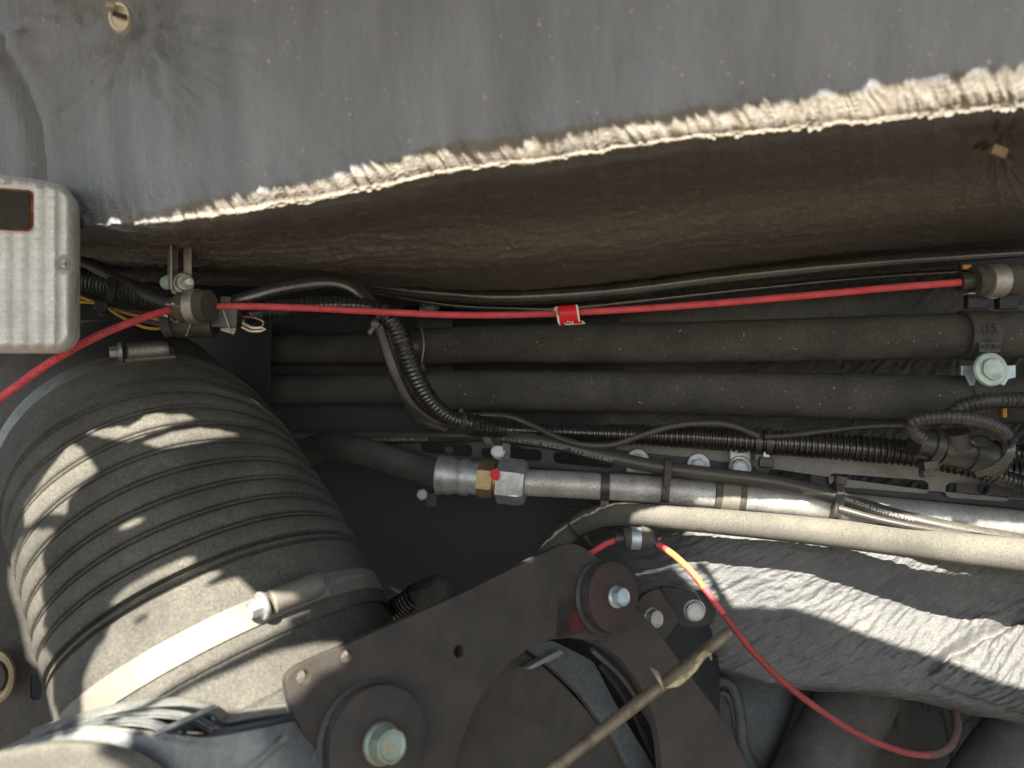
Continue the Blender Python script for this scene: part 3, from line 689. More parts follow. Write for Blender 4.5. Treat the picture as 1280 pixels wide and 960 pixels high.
box('screw_slot', P(82, 330, .5426), (.0042, .0003, .0008), 'black_wire', sc, None, 0); box('screw_slot', P(82, 330, .5425), (.0008, .0003, .0042), 'black_wire', sc, None, 0)

# ================================================================== slotted bracket with stud and P-clip
root = thing('slotted_bracket', 'dusty slotted steel strip hanging from the panel, with a nut and a rubber lined clip', 'bracket', P(230, 350, .65))
bp_ = plane(226, 330, .655, (.12, -1, .03))
plate('slotted_strip', bp_, [(211, 290), (240, 290), (239, 366), (232, 374), (214, 366)], .0028, 'band_dirty', root, holes=[[(222, 306), (229, 306), (229, 345), (222, 345), .0024]], bevel=.0004)
plate('folded_edge', plane(211, 330, .654, (-1, -.5, 0)), [(209.0, 290), (212.8, 290), (212.8, 362), (209.4, 360)], .0015, 'band_dirty', root, bevel=.0002)
ax = V((.62, -.78, .02))
washer('washer', P(228, 354, .650), ax, .0092, .0016, 'zinc_dull', root)
nut = hexhead('nut', P(229, 354, .648), ax, .0072, .0058, 'zinc_dull', root, flange=.0088, dish=False)
lathe('stud', P(233, 353.5, .642), ax, [(.0036, 0), (.0036, .008), (.0030, .0095), (.0005, .010)], 'mint_bolt', root, 20)
lathe('bolt_head', P(210, 353, .662), ax * -1, [(.006, 0), (.006, .003), (.004, .004)], 'mint_bolt', root, 12)
cl = V((1, -.12, .03))
tube('clip_cushion', [(216, 385, .652), (222, 384.5, .651), (262, 382, .645)], .0125, 'clamp_rubber', root, prof=lambda s: .72 if s < .006 else (1.05 if s < .010 or s > .019 else .98), seg=24)
ring_band('steel_band', P(243, 383, .648), cl, .0129, .009, 'zinc_dull', root, .0014)
solid_loft('clip_neck', [[(219, 362, .650), (236, 360, .648)], [(222, 372, .643), (243, 370, .640)], [(222, 380, .640), (247, 380, .637)]], 'clamp_rubber', root, .003, 4, 4)

# ---- connector under the clip
root = thing('wiring_connector', 'dusty black two part wiring connector hanging under the clip', 'connector', P(255, 400, .665))
tube('connector_body', [(222, 402, .672), (262, 404, .668), (268, 404, .668)], .0135, 'conduit_dusty', root, prof=lambda s: 1.0 if s < .02 else .93, seg=12, flat=.9)
tube('collar', [(206, 405, .668), (217, 404, .668)], .0112, 'clamp_rubber', root, seg=20)
box('plug_housing', P(286, 397, .668), (.022, .020, .022), 'conduit_dusty', root, basis(V((0, -1, .05)), V((.06, 0, 1))), .002)
box('plug_latch', P(283, 377, .662), (.009, .008, .006), 'clamp_rubber', root, basis(V((0, -1, .05)), V((.1, 0, 1))), .001)
box('plug_latch', P(286, 412, .660), (.012, .006, .003), 'zinc_dull', root, basis(V((0, -1, .3)), V((.3, 0, 1))), .0005)
tube('moulding_seam', [(236, 392, .650), (238, 404, .652), (233, 420, .660)], .0006, 'zinc_dull', root)
tube('moulding_seam', [(279, 388, .652), (284, 402, .652), (288, 416, .656)], .0006, 'zinc_dull', root)
tube('retaining_loop', [(304, 396, .66), (318, 397, .652), (330, 403, .650), (324, 410, .652), (308, 406, .658), (304, 400, .66)], .0010, 'bronze_clip', root)
tube('retaining_loop', [(304, 404, .657), (316, 410, .650), (329, 409, .650), (330, 413, .650), (314, 414, .652), (303, 409, .658)], .0011, 'button', root)
for pts, lb in (([(90, 367, .70), (130, 382, .69), (160, 392, .675), (190, 398, .668), (207, 400, .668)], 'upper of two thin yellow wires entering the dusty connector from the left'),
                ([(90, 377, .70), (125, 380, .69), (150, 395, .672), (180, 409, .665), (206, 411, .668)], 'lower of two thin yellow wires sagging into the dusty connector from the left')):
    o = tube('yellow_wire', pts, .0014, 'yellow_wire', None, seg=10); meta(o, lb, 'wire', 'thin wires beside the lamp')
o = tube('brown_wire', [(88, 372, .705), (150, 386, .685), (200, 394, .672)], .0012, 'brown_cable', None, seg=8); meta(o, 'thin dark brown wire between the yellow wires and the corrugated sleeve', 'wire', 'thin wires beside the lamp')
CL = [(60, 335, .73), (100, 348, .72), (140, 358, .71), (180, 370, .70), (225, 382, .69)]
o = tube('corrugated_conduit', CL, .0115, 'conduit_dusty', None, step=.0009, seg=18, prof=ribs(.0042, .14)); meta(o, 'short dusty corrugated conduit between the lamp and the slotted bracket', 'conduit')
o = tube('flat_cable', [(60, 322, .71), (100, 326, .71), (120, 335, .705), (150, 352, .70), (180, 368, .69), (215, 380, .68)], .0055, 'conduit_dusty', None, flat=.5); meta(o, 'flat brown dusty cable lying over the corrugated conduit next to the lamp', 'cable')
root = thing('cable_tie', 'dusty black cable tie hanging off the conduit right of the lamp', 'cable tie', P(133, 380, .69))
solid_loft('strap', [[(135, 345, .700), (146, 347, .698)], [(134, 360, .692), (144, 362, .690)], [(131, 378, .688), (140, 380, .688)]], 'conduit_dusty', root, .0015, 3, 4)
box('head', P(128, 384, .684), (.011, .009, .010), 'conduit_dusty', root, basis(V((.1, -1, .1)), V((.2, 0, 1))), .0012)
box('tail', P(128, 394, .682), (.006, .002, .008), 'clamp_rubber', root, basis(V((.1, -1, .1)), V((.5, 0, 1))), .0005)

# ================================================================== bending corrugated conduit in the middle
CM = [(312, 392, .68), (340, 388, .685), (380, 384, .69), (430, 382, .70), (465, 386, .705), (490, 402, .705), (503, 428, .71), (515, 458, .715), (530, 490, .725), (548, 512, .735), (566, 524, .745), (585, 529, .755)]
o = tube('corrugated_conduit', CM, .0083, 'conduit', None, step=.0009, seg=20, prof=ribs(.0040, .15)); meta(o, 'black corrugated conduit under the red cable bending steeply down over the pipe ends', 'conduit')
o = tube('flat_cable', [(270, 384, .70), (310, 372, .70), (350, 360, .705), (395, 353, .715), (425, 354, .72), (448, 364, .72), (468, 385, .715), (474, 402, .718), (484, 435, .725), (496, 470, .73), (512, 503, .738), (535, 524, .748), (560, 533, .757)], .0062, 'rubber_trim', None, flat=.45, wob=.05); meta(o, 'flat black cable arching above the bending conduit then following it down', 'cable')
cable_tie('small black cable tie where the conduit bends down over the pipes', CM, 478, .0088, head=(-.9, -1), wid=.004)
cable_tie('left one of two black ties at the foot of the bending conduit', CM, 575, .0086, head=(.1, 1), wid=.006, tail=False, group='ties at the foot of the bending conduit', hs=.7)

# ================================================================== slotted rail
root = thing('slotted_rail', 'long black angle rail with oblong slots and a dusty top flange carrying cables', 'rail', P(900, 600, .80))
rl = plane(900, 590, .815, (-.17, -1, 0.02))
def slot(x0, y0, x1, y1, h): return [(x0, y0 - h), (x1, y1 - h), (x1, y1 + h), (x0, y0 + h), .0065]
slots = [slot(526, 558, 590, 564, 8), slot(602, 566, 618, 567, 6), slot(638, 567, 677, 570, 7), slot(692, 572, 765, 579, 7), slot(1036, 599, 1162, 609, 8.5), slot(1182, 612, 1262, 618, 9), slot(960, 594, 1014, 598, 8)]
plate('rail_face', rl, [(480, 545), (640, 549), (780, 560), (980, 581), (1300, 602), (1300, 638), (980, 609), (780, 592), (640, 583), (480, 574)], .003, 'rail_paint', root, holes=slots, bevel=.0004)
plate('rail_flange', plane(900, 585, .8085, (-.17, -1, 0.06)), [(770, 553), (980, 569), (1140, 580), (1300, 590), (1300, 627), (1162, 613.5), (1060, 600), (980, 588), (880, 574), (770, 562)], .0025, 'rail_dusty', root, holes=slots[4:6], bevel=.0004)
if 0: solid_loft('rail_flange', [[(760, 551, .86), (980, 570, .83), (1300, 592, .79)], [(760, 556, .84), (980, 577, .80), (1300, 598, .763)], [(760, 562, .838), (980, 584, .797), (1300, 606, .76)]], 'rail_paint', root, .003, 6, 4)
hexhead('bolt', P(562, 563, .868), V((0, -1, 0)), .006, .005, 'paint_black', root)
for (x, y, wr_, r_, mm) in ((797, 575, .0118, .0078, 'zinc_dull'), (873, 581, .0118, .0078, 'zinc')):
    Yb = onpl(rl, x, y, .0035).y - .006
    washer('washer', P(x, y, Yb), V((-.1, -1, .1)), wr_, .0022, mm, root); hexhead('bolt', P(x, y + 1, Yb - .002), V((-.1, -1, .1)), r_, .006, mm, root)
plate('backing_tab', plane(800, 587, .825, (-.17, -1, .02)), [(783, 574), (815, 574), (815, 592), (783, 590)], .002, 'zinc', root)
tab = plate('fixing_tab', plane(925, 575, .792, (-.17, -1, .05)), [(913, 561), (921, 561), (922, 566), (930, 566), (931, 562), (938, 562), (938, 592), (913, 590)], .002, 'zinc', root, bevel=.0003)
washer('washer', P(925, 584, .789), V((-.1, -1, .1)), .0112, .002, 'zinc', root)
hexhead('bolt', P(924, 585, .786), V((-.1, -1, .12)), .0082, .0065, 'zinc', root, flange=.0092)
plate('joining_plate', plane(1230, 612, .757, (-.17, -1, .02)), [(1196, 603), (1300, 609), (1300, 626), (1264, 622), (1196, 616)], .002, 'rail_paint', root, holes=[(1230, 611, .006)])

# ---- thin and printed black cables
CT = [(585, 520, .80), (615, 519, .80), (640, 522, .795), (665, 532, .79), (700, 548, .775), (730, 556, .765), (765, 556, .76), (800, 545, .755), (840, 533, .75), (880, 529, .75), (915, 532, .75), (948, 545, .75)]
o = tube('thin_cable', CT, .0031, 'cable_black', None, seg=12); meta(o, 'thin black cable waving up and down in front of the corrugated conduit', 'cable')
o = tube('thin_cable', [(955, 546, .755), (990, 544, .76), (1040, 538, .76), (1090, 533, .755), (1140, 533, .745), (1180, 540, .74)], .0028, 'cable_black', None, seg=12); meta(o, 'thin black cable between the lower pipe and the right part of the long conduit', 'cable')
CB = [(350, 546, .90), (420, 546, .88), (500, 545.5, .86), (560, 545, .84), (610, 544, .825), (650, 548, .80), (700, 556, .785), (760, 571, .775), (830, 585, .765), (900, 594, .755), (970, 603, .745), (1040, 620, .735), (1120, 645, .72), (1200, 663, .705), (1320, 684, .69)]
root = thing('printed_cable', 'long black cable with white printing sloping across in front of the slotted rail', 'cable', P(700, 556, .785))
tube('sheath', CB, .0068, 'cable_black', root, seg=20, step=.004)
wrap_text('printed_text', '009 E 8  201U  S-R  4ICT-2-R21  MA  S.OCK', CB, .0068, .10, .0046, 'print_white', root, tilt=-.55)
wrap_text('printed_text', 'T E R 201U S-R 4ICT-2-R21  RR S.ALARY   T E R 201U S-R 4ICT', CB, .0068, .262, .0048, 'print_white', root, tilt=-.45)
wrap_text('printed_text', 'NORM 72/245 06.2021 2x0,75 MM', CB, .0068, .60, .0046, 'print_white', root, tilt=.1)
# hanger under the rail
CG = [(975, 604, .75), (1030, 624, .742), (1080, 636, .735), (1140, 640, .725), (1200, 646, .715), (1320, 668, .70)]

# ---- small P-clip at the left of the rail
root = thing('cable_clip', 'rubber lined clip with a lettered steel band and hex bolt left on the rail', 'clip', P(624, 548, .815))
c, T, k_ = path_at(CB, 618)
ring_band('cushion', c, T, .0072, .021, 'clamp_rubber', root, .0028); ring_band('steel_band', c + T * -.0025, T, .0099, .0095, 'zinc', root, .0010)
me = text_mesh('20', .0046); me.transform(Matrix.Translation(P(613, 546, c.y / 1.0 - .0135)) @ Matrix.Rotation(rad(90), 4, 'X')); link('stamped_number', me, 'print_emboss', root, False)
solid_loft('clip_foot', [[(627, 550, .812), (637, 551, .812)], [(629, 560, .818), (638, 561, .818)], [(628, 572, .83), (637, 573, .83)]], 'zinc', root, .002, 3, 4)
washer('washer', P(627, 565, .832), V((-.1, -1, .1)), .0092, .002, 'zinc', root)
hexhead('bolt', P(624, 564.5, .829), V((-.15, -1, .1)), .0086, .0070, 'zinc', root, rot=.1)

# ---- long conduit behind the cables
CC = [(585, 530, .785), (630, 537, .81, .8), (700, 540, .81, .85), (780, 543, .80, .95), (860, 546, .79, 1.), (950, 552, .775, 1.05), (1050, 559, .76, 1.1), (1150, 568, .745, 1.1), (1230, 584, .73, 1.1), (1320, 606, .72, 1.1)]
o = tube('corrugated_conduit', CC, .0116, 'conduit', None, step=.0011, seg=22, prof=ribs(.0056, .16, .5)); meta(o, 'long glossy black corrugated conduit running along the top of the slotted rail', 'conduit')
cable_tie('right one of two black ties at the foot of the bending conduit', CC, 592, .0085, head=(.1, 1), wid=.006, tail=False, group='ties at the foot of the bending conduit', hs=.7)
cable_tie('black cable tie round the long conduit above the zinc fixing tab', CC, 947, .0118, head=(-.3, -1), wid=.0065, hs=1.2)
root = thing('tie_mount', 'black tie mount with a short pale strap hanging off the conduit onto the rail', 'cable tie', P(958, 575, .77))
c, T, k_ = path_at(CC, 961); ring_band('strap', c, T, .0120, .0065, 'black_plastic', root, .0016)
box('pale_strap', P(958, 567, .768), (.0060, .0018, .012), 'pale_zinc', root, None, .0003)
hd = box('mount_head', P(957, 578, .768), (.0145, .010, .0115), 'black_plastic', root, basis(V((0, -1, .1)), V((.1, 0, 1))), .002); box('buckle', P(957, 578, .7615), (.0065, .001, .0035), 'conduit_dusty', hd, None, .0003)

# ---- hydraulic hose and metal line
HY = [(372, 610, .90), (374, 580, .885), (388, 564, .87), (415, 558, .855), (450, 564, .84), (490, 576, .825), (525, 587, .815), (556, 594, .80)]
root = thing('hydraulic_line', 'black rubber hose crimped to a brass nut, big steel hex nut and bright metal tube', 'hydraulic line', P(620, 600, .79))
tube('rubber_hose', HY, .0152, 'hose_rubber', root, seg=32)
c0 = P(548, 593, .80); axh = (P(660, 604, .785) - c0).normalized(); L_ = (P(603, 597, .79) - c0).length
lathe('crimp_collar', c0, axh, [(.0150, 0), (.0198, .0002), (.0204, .002), (.0192, .006), (.0196, .012), (.0178, .019), (.0170, .021), (.0186, .024), (.0184, .031), (.0165, .034), (.0172, .039), (.0155, .0445), (.012, .045)], 'zinc', root, 36, sm=50)
hexhead('brass_nut', c0 + axh * .0425, axh, .0185, .0155, 'brass', root, rot=.45, dish=False)
lathe('threaded_end', c0 + axh * .056, axh, [(.0125, 0), (.0135, .001), (.0135, .010), (.012, .011)], 'copper', root)
# paint mark lies on the threaded end
pm = solid_loft('paint_mark', [[(614, 588, .7655), (622, 585, .7655)], [(612, 595, .7650), (624, 594, .7650)], [(617, 600, .7655), (622, 601, .7655)]], 'red_paint', root, .0008, 3, 4)
hx = hexhead('hex_nut', c0 + axh * .0625, axh, .0232, .0275, 'zinc', root, rot=.52, dish=False)
TB = [(655, 603, .785), (700, 605, .782), (755, 608, .778), (830, 613, .772), (930, 622, .765, 1.02), (1050, 634, .752, 1.04), (1160, 645, .742, 1.05), (1330, 662, .728, 1.06)]
tube('metal_tube', TB, .0134, 'galv_tube', root, seg=32)
bk = thing('hose_bracket', 'small clamp bolt peeping out under the black hose left of the crimp collar', 'bracket', P(535, 622, .86))
hexhead('bolt', P(529, 618, .855), V((-.1, -1, .1)), .0065, .006, 'zinc', bk); box('bracket_block', P(540, 624, .865), (.012, .014, .016), 'clamp_rubber', bk, None, .002); box('bracket_arm', P(548, 619, .868), (.014, .008, .004), 'paint_black', bk)
cable_tie('ribbed black cable tie round the metal tube nearest the hex nut', TB, 757, .0136, head=(.1, -1), wid=.0090, ribbed=True, hs=1.1)
TIE_ = [(640, 584, .79), (755, 590, .775), (830, 600, .767), (930, 610, .757), (1050, 629, .742), (1160, 650, .727)]
cable_tie('plain black cable tie binding the printed cable to the metal tube', TIE_, 832, .0205, head=(-.1, -1), wid=.0070, tail=False, m='clamp_rubber')
cable_tie('dusty cable tie with its head facing forward near the slots on the right', TIE_, 1045, .0185, head=(0, 1), wid=.0075, tail=False, m='clamp_rubber', hs=1.3)
root = thing('pipe_clip', 'wide steel banded rubber clip round the metal tube under the fixing tab', 'clip', P(912, 622, .74))
c, T, k_ = path_at(TB, 912); ring_band('cushion', c, T, .0134, .030, 'clamp_rubber', root, .0020); ring_band('steel_band', c, T, .0152, .0175, 'band_steel', root, .0014)
# thin black cable beside the tube on the right
o = tube('thin_cable', [(1048, 636, .71), (1100, 650, .70), (1160, 662, .69), (1230, 672, .685), (1330, 684, .68)], .0034, 'cable_black', None, seg=12); meta(o, 'thin black cable lying between the metal tube and the dusty hose at right', 'cable')

# ---- dusty hose
DH = [(676, 712, .86), (688, 690, .845), (708, 667, .825), (735, 650, .80), (765, 643, .775), (800, 644, .76), (850, 648, .75), (930, 655, .735), (1020, 664, .72), (1120, 676, .70), (1210, 687, .68), (1330, 700, .66)]
o = tube('dusty_hose', [(*q, 1 + .0006 * max(0, q[0] - 800)) for q in DH], .0112, 'dusty_hose', None, seg=32, wob=.02); meta(o, 'dust covered hose curving up from behind the brown plate then running right', 'hose')
cable_tie('black cable tie with loose tail round the curved start of the dusty hose', DH, 722, .0114, head=(.5, -1), wid=.0045)
# ---- lower P-clip
root = thing('cable_clip', 'rubber lined clip with a pale band holding the red cable under the dusty hose', 'clip', P(797, 671, .73))
tube('rubber_sleeve', [(769, 674, .735), (782, 673, .735)], .0058, 'black_plastic', root)
tube('cushion', [(780, 673, .733), (785, 672.5, .733), (808, 674, .733), (815, 675, .733)], .0094, 'clamp_rubber', root)
tube('rubber_sleeve', [(813, 676, .733), (820, 679, .733)], .0048, 'black_plastic', root)
ring_band('steel_band', P(794, 673, .733), V((1, 0, -.06)), .0091, .0095, 'pale_zinc', root, .0014)
box('clip_ear', P(806, 664, .735), (.010, .008, .012), 'clamp_rubber', root, basis(V((0, -1, 0)), V((.3, 0, 1))), .002)
RL = [(738, 692, .735), (752, 683, .735), (768, 676, .735), (797, 674, .735), (818, 679, .733), (835, 688, .728), (855, 705, .72), (880, 735, .71), (905, 768, .70), (940, 813, .695), (980, 853, .69), (1030, 891, .685), (1080, 921, .68), (1130, 940, .68), (1160, 944, .685)]
root = thing('red_cable', 'dirty red cable hanging from the lower clip in a long curve to the bottom right', 'cable', P(905, 768, .70))
tube('sheath', RL[:9], .0029, 'red_cable', root, seg=14); tube('sunlit_section', [(834, 687.5, .728), (842, 693.5, .724), (855, 705, .72), (868, 719, .715), (880, 735, .71)], .00302, 'sunlit_sheath', root, seg=14); tube('sheath', RL[8:], .0029, 'red_cable_dirty', root, seg=14)  # orange piece paints the sunlit stretch of the red cable
tube('brown_end', [(1150, 943.5, .684), (1172, 942, .69), (1188, 932, .70), (1196, 915, .71), (1197, 902, .72)], .0036, 'brown_cable', root, seg=14)
tube('thin_end', [(1196, 904, .72), (1195, 892, .73), (1192, 880, .74)], .0030, 'brown_cable', root, seg=12)

# ---- right hand loops and connector
rc = thing('wiring_connector', 'black three way wiring connector under the looped conduits at right', 'connector', P(1200, 562, .68))
tube('connector_barrel', [(1143, 553, .69), (1160, 556, .69), (1174, 559, .69)], .0130, 'black_plastic', rc, seg=24)
tube('connector_body', [(1174, 559, .69), (1200, 563, .69), (1222, 569, .69)], .0150, 'black_plastic', rc, seg=12)
tube('connector_barrel', [(1212, 567, .688), (1250, 575, .688)], .0145, 'black_plastic', rc, seg=24)
tube('connector_branch', [(1196, 560, .685), (1193, 540, .683)], .0125, 'black_plastic', rc, seg=24)
tube('barrel_rim', [(1162, 556, .69), (1172, 558.5, .69)], .0150, 'black_plastic', rc, seg=24); tube('barrel_rim', [(1238, 572, .688), (1248, 575, .688)], .0160, 'black_plastic', rc, seg=24)
lathe('round_boss', P(1190, 563, .676), V((0, -1, 0)), [(.0045, -.004), (.0045, .001), (.001, .0012)], 'clamp_rubber', rc)
lathe('oval_plug', P(1224, 552, .676), V((0, -1, .4)), [(.0075, -.004), (.0075, .003), (.006, .004), (.006, .002)], 'black_plastic', rc, ell=(1.2, .7))
L1 = [(1152, 548, .67), (1141, 538, .665), (1140, 530, .66), (1150, 524, .655), (1175, 521, .65), (1205, 522, .65), (1230, 527, .655), (1250, 536, .66), (1262, 550, .67)]
L2 = [(1186, 523, .685), (1195, 513, .68), (1210, 506, .675), (1235, 501, .67), (1265, 500, .67), (1330, 502, .67)]
o = tube('corrugated_conduit', L1, .0058, 'conduit_dusty', None, step=.0008, seg=18, prof=ribs(.0038, .17)); meta(o, 'corrugated conduit loop closing over the three way connector at right', 'conduit', 'looped conduits at right')
o = tube('corrugated_conduit', L2, .0072, 'conduit_dusty', None, step=.0008, seg=18, prof=ribs(.0040, .17)); meta(o, 'corrugated conduit leaving the right edge just below the mint green bolt', 'conduit', 'looped conduits at right')
o = tube('corrugated_conduit', [(1215, 580, .70), (1240, 592, .70), (1265, 601, .70), (1330, 615, .70)], .0078, 'conduit', None, step=.0009, seg=18, prof=ribs(.0044, .18)); meta(o, 'short corrugated conduit lowest of the bundle at the right edge above the rail', 'conduit')
o = tube('corrugated_conduit', [(1250, 578, .71), (1270, 566, .71), (1330, 562, .71)], .0085, 'conduit', None, step=.0009, seg=18, prof=ribs(.0044, .18)); meta(o, 'corrugated conduit stub behind the flat strap at the right edge', 'conduit')
root = thing('cable_tie', 'broad black tie with a square buckle at the left end of the three way connector', 'cable tie', P(1162, 575, .675))
ring_band('strap', P(1165, 562, .70), V((1, 0, -.12)), .0165, .0070, 'black_plastic', root, .0018)
box('buckle', P(1160, 582, .678), (.012, .008, .012), 'black_plastic', root, basis(V((0, -1, .1)), V((-.15, 0, 1))), .001); box('buckle_slot', P(1158, 592, .676), (.009, .006, .010), 'clamp_rubber', root, basis(V((0, -1, .1)), V((-.15, 0, 1))), .0008)
root = thing('strap', 'wide black flat strap curling round the conduits right of the connector', 'strap', P(1250, 580, .665))
rows = [[(1262, 541, .670), (1258, 552, .668)], [(1268, 545, .660), (1260, 556, .658)], [(1270, 560, .655), (1259, 562, .653)], [(1264, 578, .655), (1253, 572, .653)], [(1248, 590, .660), (1238, 583, .658)], [(1222, 597, .668), (1218, 590, .668)]]
solid_loft('strap_band', rows, 'rubber_trim', root, .0015, 4, 6)
o = box('orange_marker', P(1255, 515, .72), (.0035, .004, .010), 'orange_bit', None, None, .0006); meta(o, 'tiny orange marker strip on the lower pipe below the upper loop', 'marker')

# ================================================================== bellows duct
RC = [(150, 540, .80, -.70, .98), (188, 590, .742, -.667, .80), (206, 627, .717, -.655, .68), (225, 668, .692, -.63, .56), (247, 715, .668, -.60, .46), (268, 765, .646, -.575, .39), (293, 829, .620, -.55, .33), (318, 893, .600, -.53, .28), (345, 975, .580, -.5, .22)]
RCi = np.array(cr([(*P(q[0], q[1], q[2]), q[3], q[4]) for q in RC], 40))
def ring_frame(s):
    """s in units of control rings (0..8)"""
    t = np.clip(s * 40, 0, len(RCi) - 1); q = np.array([np.interp(t, np.arange(len(RCi)), RCi[:, i]) for i in range(5)])
    a, b = q[3], q[4]; n = np.array([math.sin(a) * math.cos(b), math.sin(b), math.cos(a) * math.cos(b)])
    e1 = np.cross(n, [0, 1, 0]); e1 /= np.linalg.norm(e1); e2 = np.cross(n, e1); return q[:3], n, e1, e2
def duct(svals, rvals, seg=144):
    A = []
    ang = np.linspace(0, 2 * np.pi, seg + 1)
    for s, r in zip(svals, rvals):
        c, n, e1, e2 = ring_frame(s)
        rr = r * (1 + .004 * np.sin(3 * ang + s) + .003 * np.sin(7 * ang + 2 * s))
        A.append(c + rr[:, None] * (np.cos(ang)[:, None] * e1 + np.sin(ang)[:, None] * e2))
    me = grid_mesh(np.array(A)); bm = bmesh.new(); bm.from_mesh(me); bmesh.ops.remove_doubles(bm, verts=bm.verts, dist=1e-6)
    bmesh.ops.recalc_face_normals(bm, faces=bm.faces); bm.to_mesh(me); bm.free(); return me
R0 = .125
root = thing('air_duct', 'huge black corrugated rubber air duct bending down at the left with sunlit patches', 'air duct', P(240, 700, .68))
sv, rv = [], []
# cuff up to the folds
for s in np.linspace(0, 1.55, 12): sv.append(s); rv.append(R0 - (.004 if s < .75 else .001))
for s, r in ((1.60, R0 + .0005), (1.78, R0 + .0005)): sv.append(s); rv.append(r)
nf = 8; s0, s1 = 1.80, 5.06
for i in range(nf):
    a = s0 + (s1 - s0) * i / nf; p_ = (s1 - s0) / nf
    for t, r in ((.012, -.0020), (.03, -.0085), (.06, -.0085), (.078, -.0022), (.09, -.0012), (.13, -.0006), (.17, -.0012), (.182, -.0022), (.20, -.0085), (.23, -.0085), (.25, -.0022), (.27, -.0010), (.33, .0000), (.50, .0007), (.65, .0009), (.80, .0007), (.93, .0001), (.99, -.0008)):
        sv.append(a + p_ * t); rv.append(R0 + r)
for s, r in ((5.07, -.007), (5.11, -.007), (5.13, -.002), (5.18, -.0015), (5.2, -.006), (5.24, -.006), (5.26, -.001), (5.44, 0), (5.6, .0005), (6.3, .0005), (6.36, .0), (6.40, -.0015)): sv.append(s); rv.append(R0 + r)
autosmooth(link('bellows', duct(sv, rv), 'bellows_rubber', root), 50)
autosmooth(link('outlet_cuff', duct([6.34, 6.36, 6.5, 7.0, 7.06, 7.12, 8], [R0 - .008, R0 - .0035, R0 - .003, R0 - .001, R0 + .001, R0 - .001, R0 + .004]), 'bellows_rubber', root), 50)
def clamp(label, s, width, housing_ang, rad_off, m_, hx, group):
    root = thing('hose_clamp', label, 'hose clamp', V(ring_frame(s)[0]), group)
    c, n, e1, e2 = ring_frame(s); R = R0 + rad_off
    autosmooth(link('band', duct([s - width, s - width * .98, s - width * .5, s, s + width * .5, s + width * .98, s + width], [R, R + .0011, R + .0011, R + .0012, R + .0011, R + .0011, R]), m_, root), 20)
    return root, V(c), V(n), V(e1), V(e2), R
def clamp_housing(root, cen, n, e1, e2, R, pt, scale=1., m_='band_steel', flip=1):
    """worm housing at the ring point nearest to the image point"""
    best = min((abs(((q := cen + R * (math.cos(a) * e1 + math.sin(a) * e2)).x / q.y / K + 640) - pt[0]) + abs((480 - q.z / q.y / K) - pt[1]) * .3 + (50 if q.y > cen.y else 0), a) for a in np.linspace(0, 2 * math.pi, 720))[1]
    rad_ = math.cos(best) * e1 + math.sin(best) * e2; tan = (-math.sin(best) * e1 + math.cos(best) * e2)
    if tan.x < 0: tan = -tan
    p = cen + rad_ * (R + .003); B = Matrix((tan, n, rad_)).transposed()
    h = lathe('worm_housing', p + rad_ * .0045 * scale - tan * .010 * scale, tan, [(.0055 * scale, 0), (.0068 * scale, .0015), (.0070 * scale, .028 * scale), (.0052 * scale, .033 * scale)], m_, root, 24, ell=(1, 1.1))
    box('housing_base', p + tan * .008 * scale, (.040 * scale, .016 * scale, .0035), m_, root, B, .0012)
    wz = lathe('screw_washer', p + rad_ * .0050 * scale - tan * .0165 * scale, tan, [(.0078 * scale, 0), (.0083 * scale, .001), (.0080 * scale, .003)], 'zinc', root, 24)
    hexhead('clamp_screw', p + rad_ * .0050 * scale - tan * .0155 * scale, -tan, .0052 * scale, .0075 * scale, 'zinc', root, rot=.2)
    return p, tan, rad_, B
r1, c_, n_, e1_, e2_, R_ = clamp('dull band clamp round the top cuff of the air duct below the red cable', .93, .10, 0, -.002, 'band_dirty', None, 'band clamps on the air duct')
clamp_housing(r1, c_, n_, e1_, e2_, R_, (175, 443), 1.0, 'band_dirty')
r2, c_, n_, e1_, e2_, R_ = clamp('bright steel band clamp round the lower cuff of the air duct', 6.0, .185, 0, .001, 'band_steel', None, 'band clamps on the air duct')
p_, tan_, rad_, B_ = clamp_housing(r2, c_, n_, e1_, e2_, R_, (352, 752), 1.15, 'band_steel')
ms = []
for i in range(16):
    a_off = (.034 + i * .0030) / R_
    best = math.atan2((p_ - c_).dot(e2_), (p_ - c_).dot(e1_)); sg = 1 if (-math.sin(best) * e1_ + math.cos(best) * e2_).x > 0 else -1
    a = best + sg * a_off; q = c_ + (R_ + .0013) * (math.cos(a) * e1_ + math.sin(a) * e2_); rd = (q - c_).normalized(); tn = n_.cross(rd)
    bm = bmesh.new(); bmesh.ops.create_cube(bm, size=1); bmesh.ops.scale(bm, vec=(.0013, .0085, .0010), verts=bm.verts)
    bmesh.ops.transform(bm, matrix=Matrix.Translation(q) @ (Matrix((tn, (n_ + tn * .35).normalized(), rd)).transposed()).to_4x4(), verts=bm.verts)
    me = bpy.data.meshes.new('x'); bm.to_mesh(me); bm.free(); ms.append(me)
join('band_thread', ms, 'zinc', r2)

# ---- dark side panel at the far left
root = thing('side_panel', 'dark steel side panel with an oval hole left of the air duct', 'panel', P(20, 860, .74))
sp_ = plane(20, 860, .74, (.1, -1, 0))
plate('panel_sheet', sp_, [(-300, 560), (180, 560), (180, 1100), (-300, 1100)], .003, 'pipe_dark', root, holes=[[(38, 843), (52, 843), (52, 875), (38, 875), .006]])
lathe('brass_ring', P(-8, 845, .715), V((.1, -1, 0)), [(.013, 0), (.0195, 0), (.0195, .004), (.017, .0055), (.0145, .005), (.013, .001)], 'tan_rim', root, 32, ell=(1, 1.3))
lathe('hub_bolt', P(-6, 845, .71), V((.1, -1, 0)), [(.012, -.002), (.010, .003), (.004, .004)], 'steel_brown', root, 24, ell=(1, 1.3))
